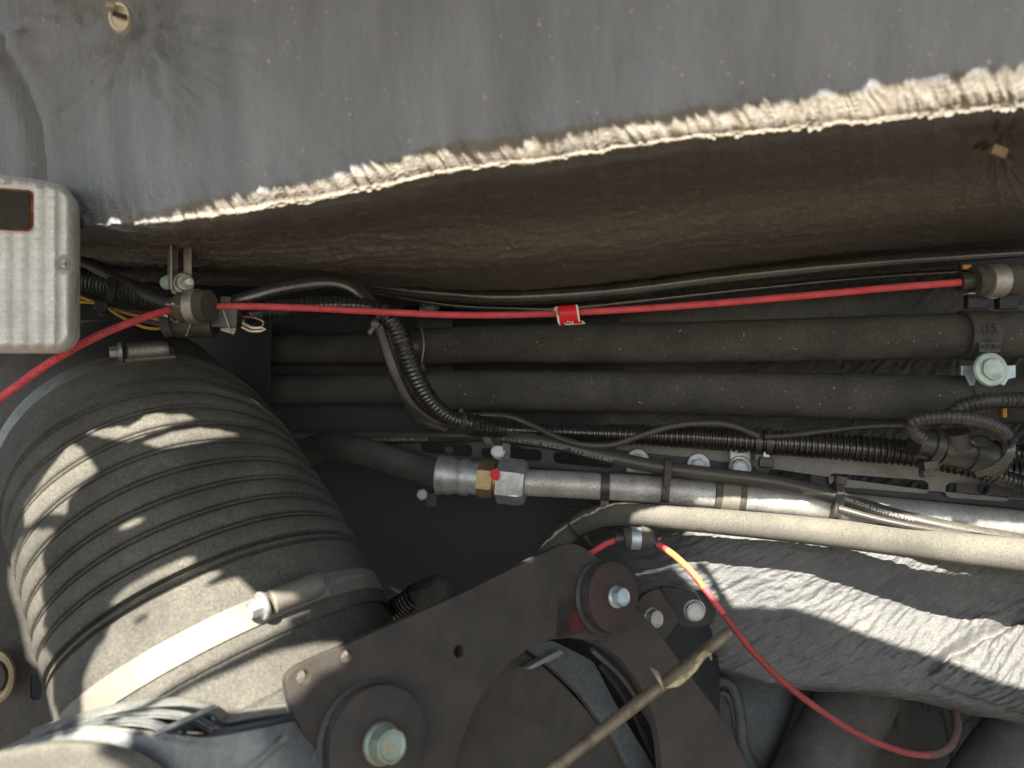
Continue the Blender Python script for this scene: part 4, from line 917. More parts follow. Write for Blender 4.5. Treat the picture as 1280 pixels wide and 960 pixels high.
# rear left wall seen between lamp and duct
o = plate('rear_panel', plane(200, 480, .93, (.05, -1, 0)), [(-300, 395), (340, 402), (338, 470), (330, 620), (-300, 620)], .003, 'paint_black'); meta(o, 'flat black panel behind the connector between the lamp and the two pipes', 'panel')

# ================================================================== ribbed cast housing, bottom left
root = thing('ribbed_housing', 'pale ribbed cast housing with curved fins below the air duct', 'housing', P(200, 930, .45))
def fin(pts, Yf, dYb, dn, m_='cast_alu', th=.003):
    """a fin: rolled front edge with a shelf going back"""
    rows = [[(x, y - dn * .3, Yf + dYb + o_) for x, y, o_ in pts], [(x, y, Yf + .006 + o_) for x, y, o_ in pts], [(x, y + 3, Yf + o_) for x, y, o_ in pts], [(x, y + 8, Yf + .005 + o_) for x, y, o_ in pts], [(x, y + dn * .6, Yf + .035 + o_) for x, y, o_ in pts]]
    return solid_loft('fin', rows, m_, root, th, 10, 6)
fin([(40, 925, 0), (110, 897, 0), (170, 883, 0), (230, 879, 0), (268, 888, 0), (285, 899, 0), (320, 893, 0), (384, 884, .005)], .475, .08, 26)
fin([(20, 935, 0), (80, 908, 0), (140, 893, 0), (200, 889, 0), (245, 897, 0), (275, 911, 0), (320, 905, 0), (378, 893, .012)], .462, .05, 26)
fin([(0, 945, 0), (60, 918, 0), (120, 902, 0), (170, 899, 0), (205, 907, 0), (240, 922, 0), (300, 914, 0), (378, 899, .02)], .450, .05, 30)
solid_loft('front_face', [[(-40, 965, .445), (40, 925, .442), (110, 908, .44), (170, 912, .44), (215, 918, .438), (260, 922, .437), (320, 912, .437), (376, 900, .47)], [(-40, 985, .44), (40, 945, .437), (110, 930, .434), (180, 935, .434), (225, 945, .432), (270, 950, .431), (340, 948, .434), (394, 936, .465)], [(-40, 1050, .44), (40, 1040, .437), (110, 1040, .434), (180, 1040, .434), (225, 1040, .432), (270, 1040, .431), (360, 1040, .434), (440, 1040, .46)]], 'cast_alu', root, .004, 10, 8)
solid_loft('dome_cover', [[(-60, 952, .42), (20, 935, .42), (80, 925, .42), (140, 930, .422), (190, 950, .424), (230, 985, .43)], [(-60, 962, .413), (10, 946, .413), (70, 938, .413), (120, 944, .415), (165, 965, .418), (200, 1000, .425)], [(-60, 1020, .412), (-10, 1010, .412), (40, 1010, .412), (90, 1010, .412), (120, 1020, .415), (150, 1030, .42)]], 'dusty_hose', root, .004, 10, 8)
tube('diagonal_rib', [(285, 985, .428), (325, 950, .430), (358, 922, .445)], .0022, 'cast_alu', root)
solid_loft('web', [[(268, 885, .470), (230, 902, .455), (193, 920, .437)], [(272, 896, .478), (236, 914, .462), (200, 934, .444)]], 'cast_alu', root, .0025, 6, 3)
for wx, wy, wY in ((160, 884, .477), (108, 900, .464), (62, 920, .452)): solid_loft('web', [[(wx, wy, wY), (wx + 4, wy - 4, wY + .03)], [(wx + 8, wy + 13, wY + .004), (wx + 10, wy + 8, wY + .03)]], 'cast_alu', root, .002, 3, 3)
tube('diagonal_rib', [(193, 918, .436), (230, 901, .446), (268, 884, .456)], .0016, 'cast_alu', root)

# ================================================================== brown mounting plate
MP = plane(400, 900, .47, (.60, -.75, .20))
root = thing('mounting_plate', 'large dusty brown steel mounting plate with a round opening and two rubber mounts', 'mounting plate', onpl(MP, 600, 850))
plate('plate', MP, [(357, 846), (372, 832), (560, 750), (705, 679), (722, 680), (748, 696), (790, 752), (830, 800), (905, 900), (990, 1060), (440, 1060), (399, 960), (362, 880)], .0075, 'steel_brown', root,
      holes=[(379, 847, .0042), (434, 821, .0040), (574, 814, .0040), (710, 980, .1010)], bevel=.0006, rnd=.012)
nP = MP[1].col[2]
plate('paint_smudge', MP, [(698, 750), (746, 745), (750, 804), (694, 804)], .0003, 'mark_red', root, off=.0003, bevel=.00005)
# mounts
def mount(px, py, r, h, rust, rb, hb, mm):
    c = onpl(MP, px, py)
    b_ = lathe('rubber_mount', c, nP, [(r * 1.04, 0), (r * 1.06, h * .12), (r * .98, h * .25), (r, h * .6), (r * .99, h * .85), (r * .9, h * .86)], 'mount_rubber', root, 48)
    lathe('mount_cap', c + nP * (h * .84), nP, [(r * .95, 0), (r * .99, .0004), (r * .985, .0024), (r * .95, .003), (r * .5, .0031), (.002, .0031)], rust, b_, 48)
    lathe('cap_washer', c + nP * (h * .84 + .003), nP, [(rb * 1.28, 0), (rb * 1.28, .001), (rb * 1.1, .0016)], 'steel_rust', b_, 32)
    hexhead('mount_bolt', c + nP * (h * .84 + .004), nP, rb, hb, mm, b_, rot=.5, flange=rb * 1.15, fh=hb * .28)
mount(462, 925, .0335, .013, 'steel_brown', .0108, .013, 'green_bolt')
mount(752, 746, .0275, .014, 'steel_rust', .0075, .009, 'pale_zinc')
# what shows in the round opening
rear = thing('pulley_cover', 'dark speckled pulley cover with pale spokes seen through the round plate opening', 'cover', onpl(MP, 680, 900, -.04))
plate('cover_disc', MP, [(480, 800), (600, 790), (650, 808), (700, 850), (745, 900), (790, 960), (830, 1080), (480, 1080)], .004, 'steel_brown', rear, off=-.032, rnd=.02)
plate('spoke', MP, [(652, 806), (690, 800), (742, 826), (770, 880), (800, 930), (835, 985), (800, 990), (765, 920), (725, 868), (690, 835)], .006, 'cast_blue', rear, off=-.026, rnd=.006)
plate('rib', MP, [(655, 835), (662, 833), (700, 812), (706, 816), (698, 822), (664, 837)], .010, 'cast_alu', rear, off=-.018, rnd=.001)
tube('rim', [tuple((lambda v: (640 + v.x / v.y / K, 480 - v.z / v.y / K, v.y))(onpl(MP, x, y, -.022))) for x, y in ((740, 812), (780, 850), (815, 905), (838, 960), (850, 1010))], .0022, 'cast_blue', rear)
tube('rim', [tuple((lambda v: (640 + v.x / v.y / K, 480 - v.z / v.y / K, v.y))(onpl(MP, x, y, -.03))) for x, y in ((748, 830), (775, 865), (800, 910), (820, 960), (830, 1010))], .0030, 'paint_black', rear)
plate('inner_wall', MP, [(560, 780), (900, 780), (900, 1080), (560, 1080)], .004, 'paint_black', rear, off=-.055)

# ---- angle bracket
root = thing('angle_bracket', 'folded steel angle bracket with two hex bolts right of the upper rubber mount', 'bracket', P(840, 765, .70))
ab1 = plane(818, 768, .69, (.55, -.80, .15)); ab2 = plane(865, 760, .725, (-.06, -1, .05))
plate('bracket_wing', ab1, [(797, 755), (805, 743), (823, 735), (846, 768), (848, 777), (832, 800), (824, 800), (806, 786)], .006, 'steel_brown', root, rnd=.004)
plate('bracket_wing', ab2, [(824, 733), (888, 741), (897, 752), (893, 777), (880, 784), (850, 784)], .006, 'paint_black', root, rnd=.005)
hexhead('bolt', onpl(ab1, 814, 773), ab1[1].col[2], .0082, .0075, 'zinc_dull', root, flange=.0096)
hexhead('bolt', onpl(ab2, 868, 763), ab2[1].col[2], .0088, .0065, 'zinc', root, flange=.0102, rot=.55)

# ---- rod and leaf
root = thing('steel_rod', 'slender tan steel rod rising from the bottom edge across the plate opening', 'rod', P(800, 880, .48))
tube('rod_shaft', [(640, 1003, .475), (705, 950, .49), (800, 877, .52), (910, 791, .56)], .0042, 'rod_steel', root, seg=24, prof=None)
lathe('rod_tip', P(909.5, 791.5, .56), V((.9, .35, .7)), [(.0042, -.002), (.0041, .0003), (.003, .0022), (.001, .0028)], 'rod_steel', root, 20)
root = thing('dried_leaf', 'crumpled dry leaf scrap caught on the steel rod', 'leaf', P(865, 835, .53))
rn = random.Random(8)
def scrap(name, pts, wdt):
    rows = []
    for (x, y, Y) in pts: pass
    top = [(x + rn.uniform(-1, 1), y - w_ + rn.uniform(-1.2, 1.2), Y + rn.uniform(-.002, .002)) for (x, y, Y), w_ in zip(pts, wdt)]
    mid = [(x + rn.uniform(-2, 2), y + rn.uniform(-1, 1), Y - .004 + rn.uniform(-.002, .002)) for (x, y, Y), w_ in zip(pts, wdt)]
    bot = [(x + rn.uniform(-1, 1), y + w_ + rn.uniform(-1.5, 1.5), Y + rn.uniform(-.003, .002)) for (x, y, Y), w_ in zip(pts, wdt)]
    return solid_loft(name, [top, mid, bot], 'leaf', root, .0003, 5, 5)
scrap('leaf_blade', [(834, 859, .525), (846, 853, .522), (856, 848, .520), (864, 838, .521), (872, 829, .525), (880, 821, .528), (887, 817, .53), (888, 824, .53)], [1, 4, 6, 8, 7, 6, 3, 1])
scrap('leaf_tip', [(814, 836, .53), (820, 843, .525), (826, 852, .523), (830, 860, .523)], [1, 4, 5, 2])

# ---- blue-grey casting, big hoses bottom right
root = thing('gearbox_casting', 'smooth blue grey casting with a raised loop below the heat blanket', 'casting', P(920, 900, .80))
solid_loft('casting_shell', [[(830, 825, .86), (900, 833, .83), (960, 842, .825), (992, 862, .84), (997, 880, .88)], [(830, 880, .84), (900, 885, .81), (955, 890, .805), (983, 900, .82), (990, 905, .88)], [(850, 960, .83), (910, 962, .80), (950, 962, .80), (968, 960, .82), (978, 960, .88)], [(850, 1060, .83), (900, 1060, .80), (940, 1060, .80), (955, 1060, .82), (970, 1060, .88)]], 'cast_blue', root, .004, 8, 8)
tube('raised_loop', [(880, 880, .806), (886, 858, .812), (898, 851, .815), (913, 856, .811), (922, 876, .806), (926, 905, .80), (930, 935, .797), (945, 965, .795), (960, 1000, .79)], .0058, 'cast_blue', root, flat=1.2)
tube('raised_loop', [(893, 905, .804), (890, 885, .806), (897, 868, .81), (908, 868, .81), (916, 885, .806), (920, 910, .80)], .0030, 'cast_blue', root, flat=1.)
o = tube('coolant_hose', [(1110, 790, .90), (1078, 860, .84), (1048, 915, .80), (1010, 990, .77), (990, 1040, .75)], .0385, 'hose_rubber', None, seg=40); meta(o, 'fat black hose slanting down from under the heat blanket at bottom centre right', 'hose', 'fat hoses under the blanket')
o = tube('coolant_hose', [(1330, 850, .85), (1290, 900, .82), (1250, 950, .80), (1210, 1010, .78)], .033, 'hose_rubber', None, seg=40); meta(o, 'fat black hose in the bottom right corner', 'hose', 'fat hoses under the blanket')
root = thing('hose_pipe_stub', 'curved grey metal pipe elbow behind the brown cable end at bottom right', 'pipe', P(1215, 910, .86))
tube('elbow', [(1195, 980, .86), (1205, 930, .86), (1218, 905, .87), (1240, 895, .88)], .0075, 'cast_alu', root); tube('elbow_flange', [(1208, 950, .86), (1222, 900, .87)], .0035, 'zinc_dull', root)
root = thing('wiring_plug', 'bluish angular wiring plug half hidden behind the brown plate', 'connector', P(545, 738, .80))
solid_loft('plug_shell', [[(515, 730, .80), (530, 722, .78), (548, 717, .775), (560, 721, .78), (588, 738, .80)], [(505, 742, .79), (525, 738, .765), (545, 730, .76), (558, 733, .765), (580, 750, .79)], [(500, 765, .80), (525, 765, .78), (545, 765, .775), (560, 765, .78), (580, 770, .80)]], 'cast_blue', root, .003, 1, 3, sm=False)
tube('plug_sleeve', [(470, 775, .80), (500, 760, .80), (520, 745, .79)], .013, 'conduit', root, prof=ribs(.005, .15), step=.001)
o = link('lower_floor_pan', grid_mesh(loft([[(300, 790, .985), (1500, 790, 1.0)], [(300, 1300, .75), (1500, 1300, .75)]], 6, 6)), 'pipe_dark'); meta(o, kind='structure', label='dark floor of the engine bay')
root = thing('frame_strut', 'dark upright frame struts in the shadow between the two fat hoses', 'strut', P(1145, 900, .93))
tube('strut_bar', [(1128, 850, .93), (1122, 1000, .92)], .007, 'pipe_dark', root, seg=8); tube('strut_bar', [(1158, 850, .95), (1154, 1000, .94)], .013, 'paint_black', root, seg=8)
tube('drain_hose', [(1172, 860, .90), (1186, 900, .88), (1196, 960, .87), (1200, 1010, .86)], .006, 'hose_rubber', root, seg=14)
#@@OBJECTS_END

# ================================================================== sun blocker added overhead (out of frame), holes cut to shape the sun patches
BLOCKER_Z = .36
o = link('ground', grid_mesh(np.array([[(-30, -30, -1.35), (30, -30, -1.35)], [(-30, 30, -1.35), (30, 30, -1.35)]], float)), 'ground_concrete'); meta(o, kind='structure', label='pale ground under the vehicle')
#@@SUN_BLOCKER
HOLES = [
    [(-4350, -2839), (-4379, -2810), (-4380, -2610), (-4399, -2590), (-4399, -2470), (-4380, -2450), (-4470, -2439), (-4499, -2410), (-4510, -2360), (-4590, -2359), (-4610, -2340), (-4750, -2319), (-4790, -2299), (-4834, -2250), (-4770, -2170), (-4750, -2174), (-4690, -2206), (-4670, -2198), (-4630, -2210), (-4570, -2246), (-4550, -2235), (-4530, -2243), (-4470, -2308), (-4390, -2295), (-4370, -2347), (-4290, -2330), (-4250, -2365), (-4070, -2353), (-4030, -2332), (-4042, -2270), (-4030, -2250), (-3990, -2317), (-3930, -2299), (-3897, -2270), (-3890, -2230), (-3910, -2220), (-3950, -2240), (-3960, -2230), (-3979, -2190), (-3976, -2150), (-4030, -2138), (-4061, -2050), (-4120, -1990), (-4130, -1951), (-4150, -1964), (-4250, -1856), (-4270, -1865), (-4285, -1850), (-4301, -1810), (-4294, -1490), (-4179, -1230), (-4091, -1130), (-4119, -1110), (-4061, -1030), (-4070, -1010), (-4054, -950), (-3650, -656), (-3410, -442), (-3310, -452), (-3303, -470), (-3340, -550), (-3400, -630), (-3390, -645), (-3210, -520), (-3190, -520), (-3090, -677), (-3070, -696), (-3030, -676), (-3010, -703), (-2986, -710), (-2970, -759), (-2870, -759), (-2788, -730), (-2780, -790), (-2899, -930), (-2888, -990), (-2906, -1030), (-3065, -1230), (-3350, -1493), (-3692, -1750), (-3673, -1830), (-3650, -1847), (-3649, -1870), (-3620, -1890), (-3650, -1910), (-3680, -1970), (-3730, -2023), (-3829, -2070), (-3829, -2090), (-3807, -2110), (-3822, -2150), (-3810, -2164), (-3750, -2143), (-3737, -2130), (-3741, -2070), (-3690, -2020), (-3630, -2003), (-3585, -1930), (-3575, -1890), (-3602, -1850), (-3576, -1830), (-3640, -1790), (-3630, -1757), (-3210, -1476), (-2950, -1240), (-2850, -1186), (-2770, -1120), (-2630, -1051), (-2570, -1099), (-2510, -1110), (-2501, -1130), (-2500, -1250), (-2518, -1330), (-2460, -1390), (-2440, -1490), (-2479, -1530), (-2484, -1570), (-2605, -1690), (-2762, -1970), (-2810, -1980), (-2850, -1914), (-2870, -1906), (-2890, -1939), (-2990, -1934), (-3010, -1960), (-3050, -1960), (-3110, -1940), (-3130, -1960), (-3270, -1896), (-3284, -1910), (-3256, -1950), (-3279, -1970), (-3277, -2010), (-3345, -2030), (-3410, -2108), (-3510, -2088), (-3541, -2110), (-3490, -2159), (-3435, -2170), (-3485, -2250), (-3470, -2268), (-3410, -2239), (-3402, -2190), (-3330, -2154), (-3250, -2061), (-3190, -2028), (-3198, -2050), (-3470, -2319), (-3520, -2290), (-3530, -2252), (-3570, -2240), (-3606, -2250), (-3605, -2390), (-3679, -2410), (-3584, -2450), (-3689, -2490), (-3650, -2534), (-3511, -2630), (-3530, -2648), (-3710, -2696), (-4030, -2746), (-4030, -2779), (-3996, -2790), (-4050, -2835)],
    [(-4110, -2245), (-4124, -2230), (-4116, -2190), (-4110, -2181), (-4104, -2190), (-4090, -2230)],
    [(-4190, -2184), (-4264, -2090), (-4266, -2070), (-4250, -2060), (-4181, -2130), (-4174, -2170)],
    [(-4290, -2060), (-4345, -2030), (-4350, -2010), (-4330, -2000), (-4271, -2030), (-4270, -2050)],
    [(-4370, -2000), (-4386, -1990), (-4390, -1953), (-4410, -1970), (-4430, -1950), (-4429, -1930), (-4410, -1920), (-4390, -1930), (-4390, -1950), (-4351, -1970), (-4350, -1990)],
    [(-4590, -1840), (-4609, -1830), (-4611, -1810), (-4690, -1756), (-4710, -1770), (-4730, -1750), (-4737, -1670), (-4759, -1650), (-4752, -1610), (-4803, -1550), (-4801, -1510), (-4832, -1490), (-4832, -1450), (-4959, -1370), (-4959, -1330), (-4913, -1270), (-4910, -1230), (-4880, -1190), (-4890, -1170), (-4990, -1080), (-5130, -1059), (-5159, -1030), (-5159, -910), (-5080, -830), (-5090, -820), (-5190, -819), (-5219, -790), (-5219, -670), (-5180, -590), (-5250, -539), (-5259, -510), (-5259, -370), (-5220, -330), (-5310, -319), (-5379, -270), (-5379, -150), (-5350, -101), (-5300, -70), (-5300, -50), (-5310, -40), (-5410, -39), (-5459, 10), (-5459, 130), (-5420, 210), (-5490, 221), (-5559, 270), (-5559, 390), (-5530, 407), (-5450, 325), (-5410, 320), (-5374, 310), (-5371, 270), (-5354, 250), (-5190, 203), (-5110, 201), (-5090, 219), (-5070, 212), (-5030, 240), (-4970, 239), (-4890, 276), (-4790, 243), (-4710, 191), (-4630, 179), (-4581, 150), (-4597, 90), (-4710, -70), (-4683, -310), (-4657, -350), (-4738, -410), (-4721, -470), (-4723, -570), (-4681, -710), (-4720, -750), (-4739, -810), (-4673, -890), (-4690, -910), (-4770, -940), (-4790, -970), (-4790, -990), (-4710, -1051), (-4640, -1150), (-4658, -1210), (-4641, -1230), (-4686, -1310), (-4680, -1450), (-4693, -1510), (-4660, -1610), (-4620, -1670), (-4639, -1710), (-4610, -1749), (-4590, -1741), (-4581, -1750), (-4574, -1830)],
    [(-2740, -1450), (-2710, -1460), (-2660, -1410), (-2660, -1390), (-2710, -1380), (-2740, -1410)],
    [(-6910, -1239), (-6939, -1210), (-6930, -1081), (-6910, -1120), (-6870, -1136), (-6710, -1100), (-6676, -1110), (-6679, -1130), (-6610, -1157), (-6603, -1170), (-6630, -1199), (-6710, -1199), (-6770, -1239)],
    [(-3885, -1010), (-3870, -1024), (-3850, -1019), (-3780, -970), (-3790, -950)],
    [(-4070, -850), (-4078, -830), (-3940, -650), (-3530, -320), (-3470, -316), (-3460, -330), (-3493, -390), (-3503, -450), (-3560, -470), (-3550, -490), (-3570, -512), (-3650, -568), (-3680, -570), (-3670, -592), (-3730, -626), (-3891, -770), (-4030, -858)],
    [(2830, -740), (2711, -610), (2709, -590), (2640, -530), (2639, -490), (2510, -290), (2405, -190), (2380, -150), (2400, -110), (2390, -81), (2250, -89), (2217, -30), (2150, 10), (2110, 69), (2050, 81), (1910, 170), (1810, 260), (1750, 280), (1650, 360), (1610, 375), (1470, 499), (1450, 498), (1110, 680), (990, 685), (930, 700), (910, 720), (850, 720), (830, 739), (670, 741), (615, 770), (580, 890), (579, 950), (550, 990), (534, 1110), (511, 1150), (519, 1170), (481, 1270), (489, 1290), (450, 1359), (390, 1381), (372, 1370), (381, 1310), (439, 1230), (475, 1150), (479, 1110), (441, 1050), (489, 1010), (500, 910), (470, 871), (410, 854), (390, 820), (381, 830), (361, 930), (386, 1050), (370, 1072), (350, 1061), (310, 1085), (290, 1110), (159, 1450), (-150, 1567), (-170, 1561), (-208, 1590), (-160, 1690), (-130, 1719), (-110, 1711), (-70, 1740), (10, 1740), (30, 1760), (70, 1760), (170, 1808), (230, 1806), (430, 1737), (449, 1770), (390, 1800), (338, 1850), (350, 1879), (370, 1865), (390, 1879), (470, 1876), (496, 1890), (450, 1928), (370, 1923), (350, 1935), (310, 1902), (250, 1933), (210, 1906), (130, 1935), (90, 1904), (70, 1948), (30, 1960), (10, 1950), (16, 1910), (-90, 1887), (-150, 1919), (-170, 1909), (-230, 1920), (-250, 1939), (-310, 1939), (-330, 1920), (-350, 1944), (-390, 1924), (-430, 1949), (-490, 1922), (-570, 1944), (-610, 1989), (-710, 1986), (-730, 2008), (-770, 1985), (-810, 2004), (-910, 2009), (-1010, 1982), (-1030, 2019), (-1070, 2003), (-1190, 2025), (-1227, 2010), (-1229, 1970), (-1270, 1901), (-1410, 1901), (-1430, 1920), (-2130, 1921), (-2150, 1940), (-2190, 1921), (-2390, 1921), (-2410, 1940), (-2510, 1941), (-2530, 1960), (-2570, 1961), (-2610, 2000), (-2710, 2021), (-2750, 2060), (-2790, 2061), (-2830, 2100), (-2890, 2101), (-2930, 2140), (-2990, 2161), (-3057, 2290), (-3056, 2330), (-3110, 2395), (-3171, 2450), (-3250, 2473), (-3277, 2550), (-3340, 2570), (-3350, 2610), (-3310, 2640), (-3290, 2639), (-3269, 2610), (-3225, 2590), (-3190, 2534), (-3138, 2530), (-3050, 2415), (-3030, 2418), (-2990, 2395), (-2970, 2334), (-2910, 2340), (-2890, 2357), (-2871, 2350), (-2850, 2273), (-2790, 2300), (-2750, 2282), (-2730, 2256), (-2650, 2273), (-2630, 2263), (-2610, 2226), (-2530, 2209), (-2450, 2151), (-2410, 2198), (-2390, 2196), (-2370, 2151), (-2330, 2146), (-2230, 2175), (-2210, 2195), (-2150, 2176), (-2090, 2178), (-2070, 2145), (-2050, 2142), (-1987, 2170), (-1950, 2183), (-1870, 2145), (-1790, 2174), (-1730, 2160), (-1690, 2201), (-1670, 2201), (-1650, 2182), (-1630, 2191), (-1610, 2182), (-1570, 2229), (-1530, 2204), (-1450, 2194), (-1330, 2145), (-1230, 2177), (-1170, 2176), (-1130, 2155), (-1110, 2174), (-1070, 2164), (-1030, 2175), (-950, 2150), (-910, 2120), (-870, 2151), (-810, 2109), (-770, 2121), (-730, 2102), (-690, 2130), (-650, 2135), (-610, 2123), (-570, 2079), (-510, 2088), (-490, 2113), (-450, 2116), (-390, 2062), (-330, 2053), (-230, 2106), (-210, 2076), (-130, 2100), (-90, 2062), (-50, 2095), (-10, 2100), (90, 2077), (150, 2096), (170, 2071), (230, 2100), (250, 2081), (290, 2085), (350, 2041), (370, 2046), (390, 2078), (430, 2063), (470, 2078), (490, 2063), (530, 2060), (590, 2076), (630, 2040), (710, 2066), (730, 2041), (750, 2038), (790, 2060), (850, 2038), (890, 2074), (930, 2021), (1010, 2045), (1070, 2021), (1090, 2037), (1210, 2047), (1370, 1992), (1410, 2000), (1450, 2036), (1490, 2028), (1530, 1999), (1610, 1985), (1650, 1995), (1690, 1975), (1750, 1977), (1770, 1959), (1810, 1977), (1890, 1924), (1990, 1948), (2070, 1906), (2110, 1929), (2150, 1883), (2210, 1920), (2263, 1890), (2265, 1790), (2288, 1770), (2273, 1730), (2298, 1710), (2270, 1727), (2253, 1670), (2177, 1650), (2194, 1630), (2170, 1603), (2110, 1610), (1990, 1680), (1890, 1719), (1730, 1720), (1690, 1745), (1590, 1760), (1511, 1750), (1690, 1650), (1717, 1610), (1711, 1590), (1750, 1560), (1770, 1560), (1790, 1589), (1810, 1584), (2090, 1440), (2130, 1440), (2210, 1400), (2310, 1399), (2330, 1380), (2470, 1399), (2492, 1470), (2458, 1490), (2470, 1499), (2510, 1500), (2530, 1480), (2630, 1480), (2650, 1461), (2730, 1460), (2749, 1450), (2752, 1410), (2701, 1310), (2750, 1286), (2829, 1290), (2856, 1310), (2852, 1350), (2870, 1364), (2930, 1370), (2990, 1400), (3030, 1381), (3110, 1380), (3150, 1360), (3230, 1360), (3270, 1340), (3350, 1339), (3370, 1323), (3470, 1309), (3485, 1290), (3482, 1230), (3470, 1229), (3461, 1170), (3470, 1155), (3498, 1170), (3486, 1090), (3390, 1082), (3370, 1100), (3330, 1101), (3310, 1120), (3250, 1121), (3170, 1160), (3130, 1161), (3110, 1180), (3050, 1181), (3030, 1200), (2960, 1190), (3010, 1179), (3030, 1160), (3070, 1159), (3130, 1120), (3230, 1099), (3250, 1080), (3350, 1079), (3379, 1050), (3370, 971), (3331, 930), (3353, 850), (3335, 830), (3170, 826), (3156, 810), (3170, 658), (3124, 610), (3060, 410), (3130, 399), (3210, 340), (3290, 339), (3340, 270), (3310, 209), (3270, 210), (3260, 190), (3270, 161), (3300, 170), (3270, 50), (3213, -30), (3202, -90), (3130, -223), (3110, -190), (3149, -170), (3167, -110), (3150, -90), (3101, -170), (3110, -190), (3073, -250), (3090, -260), (3125, -250), (3122, -270), (3020, -490), (3010, -550), (2910, -735), (2890, -745), (2882, -730), (2908, -710), (2906, -670), (2890, -650), (2863, -730), (2850, -748)],
    [(2954, -510), (2970, -520), (2982, -510), (3005, -450), (2990, -431)],
    [(-6050, -479), (-6068, -410), (-6050, -341), (-6041, -410)],
    [(3035, -350), (3051, -350), (3065, -310), (3050, -291)],
    [(-6070, -199), (-6090, -152), (-6130, -128), (-6150, -144), (-6220, -50), (-6191, 350), (-6200, 750), (-6150, 999), (-6130, 1019), (-6110, 1006), (-6050, 1021), (-6042, 990), (-6041, 510), (-6060, 470), (-6041, 450), (-6041, 310), (-6060, 290)],
    [(3154, -90), (3172, -90), (3187, -50), (3170, -30)],
    [(-1210, -39), (-1270, -10), (-1325, 50), (-1259, 130), (-1230, 138), (-1170, 98), (-1155, 70), (-1191, -30)],
    [(3171, -30), (3190, -44), (3208, -30), (3226, 30), (3210, 50)],
    [(-4010, -20), (-4029, -10), (-3990, 57), (-3890, 135), (-3830, 136), (-3850, 70), (-3910, 17), (-3970, -19)],
    [(3232, 110), (3250, 98), (3265, 110), (3265, 150), (3250, 164)],
    [(-4490, 261), (-4650, 336), (-4670, 332), (-4690, 356), (-4710, 341), (-4730, 353), (-4810, 311), (-4890, 301), (-4930, 311), (-4940, 430), (-4969, 470), (-4958, 490), (-4985, 570), (-4970, 600), (-4850, 686), (-4770, 775), (-4600, 1030), (-4600, 1050), (-4561, 1110), (-4537, 1210), (-4510, 1240), (-4490, 1230), (-4451, 1190), (-4449, 1170), (-4410, 1150), (-4381, 1110), (-4350, 1018), (-4300, 950), (-4221, 770), (-4330, 642), (-4381, 610), (-4407, 530), (-4460, 450), (-4461, 270)],
    [(310, 390), (260, 430), (216, 590), (180, 650), (1, 850), (-59, 970), (-50, 1029), (-26, 1070), (20, 1090), (30, 1140), (50, 1165), (70, 1165), (195, 1030), (279, 930), (280, 890), (340, 790), (322, 610), (352, 430), (331, 410), (330, 381)],
    [(3001, 410), (3010, 390), (3048, 430), (3030, 470), (3067, 510), (3050, 527), (3021, 510), (3030, 470)],
    [(3260, 930), (3290, 915), (3307, 930), (3306, 950), (3290, 964)],
    [(2723, 950), (2770, 959), (2790, 950), (2809, 970), (2770, 990), (2730, 980), (2710, 1006), (2654, 990), (2670, 967)],
    [(-3790, 1081), (-3910, 1131), (-3919, 1150), (-3770, 1295), (-3710, 1390), (-3670, 1401), (-3660, 1430), (-3630, 1441), (-3599, 1490), (-3561, 1510), (-3582, 1530), (-3530, 1549), (-3510, 1541), (-3410, 1599), (-3390, 1586), (-3310, 1619), (-3296, 1610), (-3338, 1530), (-3389, 1470), (-3379, 1450), (-3420, 1430), (-3419, 1410), (-3480, 1350), (-3490, 1310), (-3533, 1270), (-3542, 1230), (-3570, 1226), (-3610, 1167), (-3661, 1150), (-3670, 1117), (-3690, 1124), (-3750, 1106)],
    [(-4050, 1170), (-4070, 1188), (-4090, 1181), (-4150, 1210), (-4230, 1227), (-4270, 1259), (-4310, 1270), (-4350, 1309), (-4372, 1310), (-4403, 1370), (-4330, 1426), (-4310, 1401), (-4270, 1409), (-4250, 1392), (-4230, 1404), (-4170, 1400), (-4110, 1424), (-4070, 1400), (-4030, 1410), (-3955, 1530), (-3924, 1630), (-3871, 1650), (-3869, 1670), (-3850, 1678), (-3790, 1680), (-3770, 1662), (-3670, 1719), (-3630, 1719), (-3586, 1690), (-3618, 1630), (-3658, 1590), (-3660, 1570), (-3741, 1490), (-3785, 1390), (-3896, 1290), (-3921, 1230), (-3990, 1190), (-4010, 1161)],
    [(-150, 1320), (-180, 1370), (-170, 1403), (-150, 1400), (-130, 1439), (-90, 1442), (-50, 1424), (-41, 1410), (-50, 1370), (-20, 1350), (-33, 1330), (-90, 1311)],
    [(-3450, 2743), (-3482, 2790), (-3530, 2810), (-3590, 2879), (-3650, 2890), (-3750, 2960), (-3790, 3047), (-3823, 3070), (-3790, 3080), (-3650, 2932), (-3590, 2965), (-3570, 2961), (-3495, 2870), (-3500, 2850), (-3461, 2790)],
]
from mathutils.geometry import delaunay_2d_cdt
LOOPS = [[(-11500, -6000), (12000, -6000), (12000, 6200), (-11500, 6200)]] + HOLES
vc = []; ed = []
for lp in LOOPS:
    s = len(vc); vc += [V((x * 1e-4, y * 1e-4)) for x, y in lp]; ed += [(s + i, s + (i + 1) % len(lp)) for i in range(len(lp))]
vo, eo, fo, *_ = delaunay_2d_cdt(vc, ed, [], 0, 1e-6)
def solid_at(x, y):
    c = False
    for lp in LOOPS:
        for (x1, y1), (x2, y2) in zip(lp, lp[1:] + lp[:1]):
            if (y1 > y) != (y2 > y) and x < (x2 - x1) * (y - y1) / (y2 - y1) + x1: c = not c
    return c
fk = [f for f in fo if solid_at(sum(vo[i].x for i in f) / len(f) * 1e4, sum(vo[i].y for i in f) / len(f) * 1e4)]
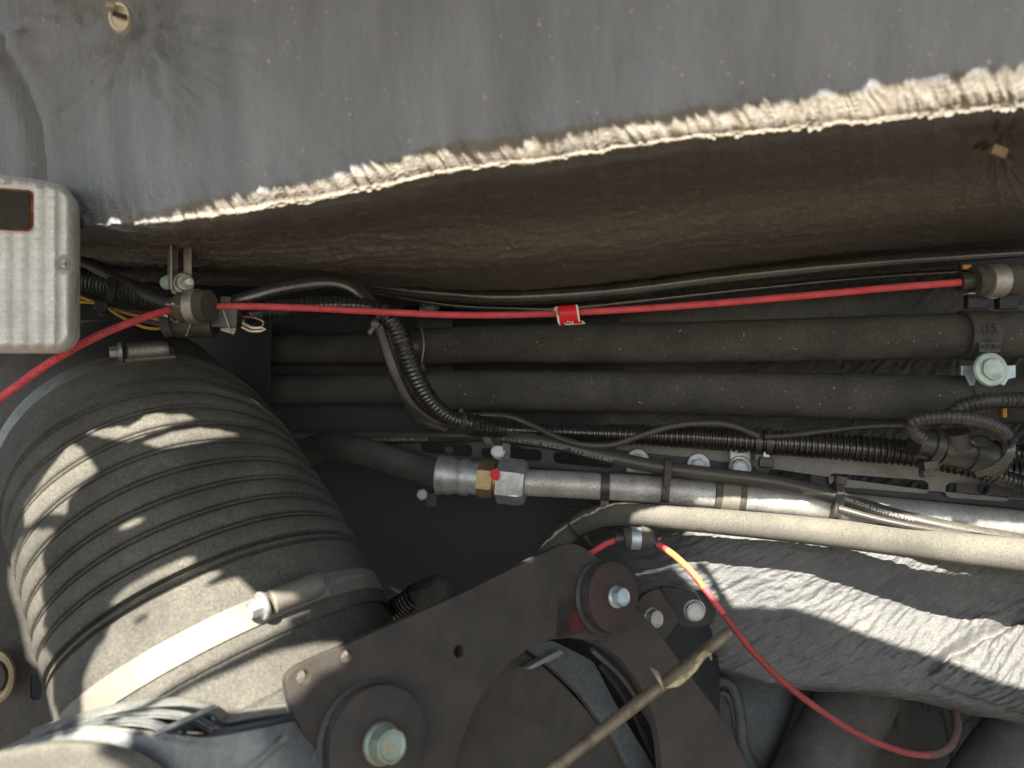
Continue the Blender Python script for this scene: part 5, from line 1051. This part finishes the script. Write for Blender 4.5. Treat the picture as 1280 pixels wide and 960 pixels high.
me = mesh([(v.x, v.y, BLOCKER_Z) for v in vo], fk); bm = bmesh.new(); bm.from_mesh(me); bmesh.ops.recalc_face_normals(bm, faces=bm.faces)
bmesh.ops.solidify(bm, geom=bm.faces[:], thickness=.003); bm.to_mesh(me); bm.free()
o = link('sun_blocker', me, 'sun_blocker_paint', None, False); meta(o, 'unseen sheet added above the bay with holes shaped to cast the sun patches', 'added sheet')
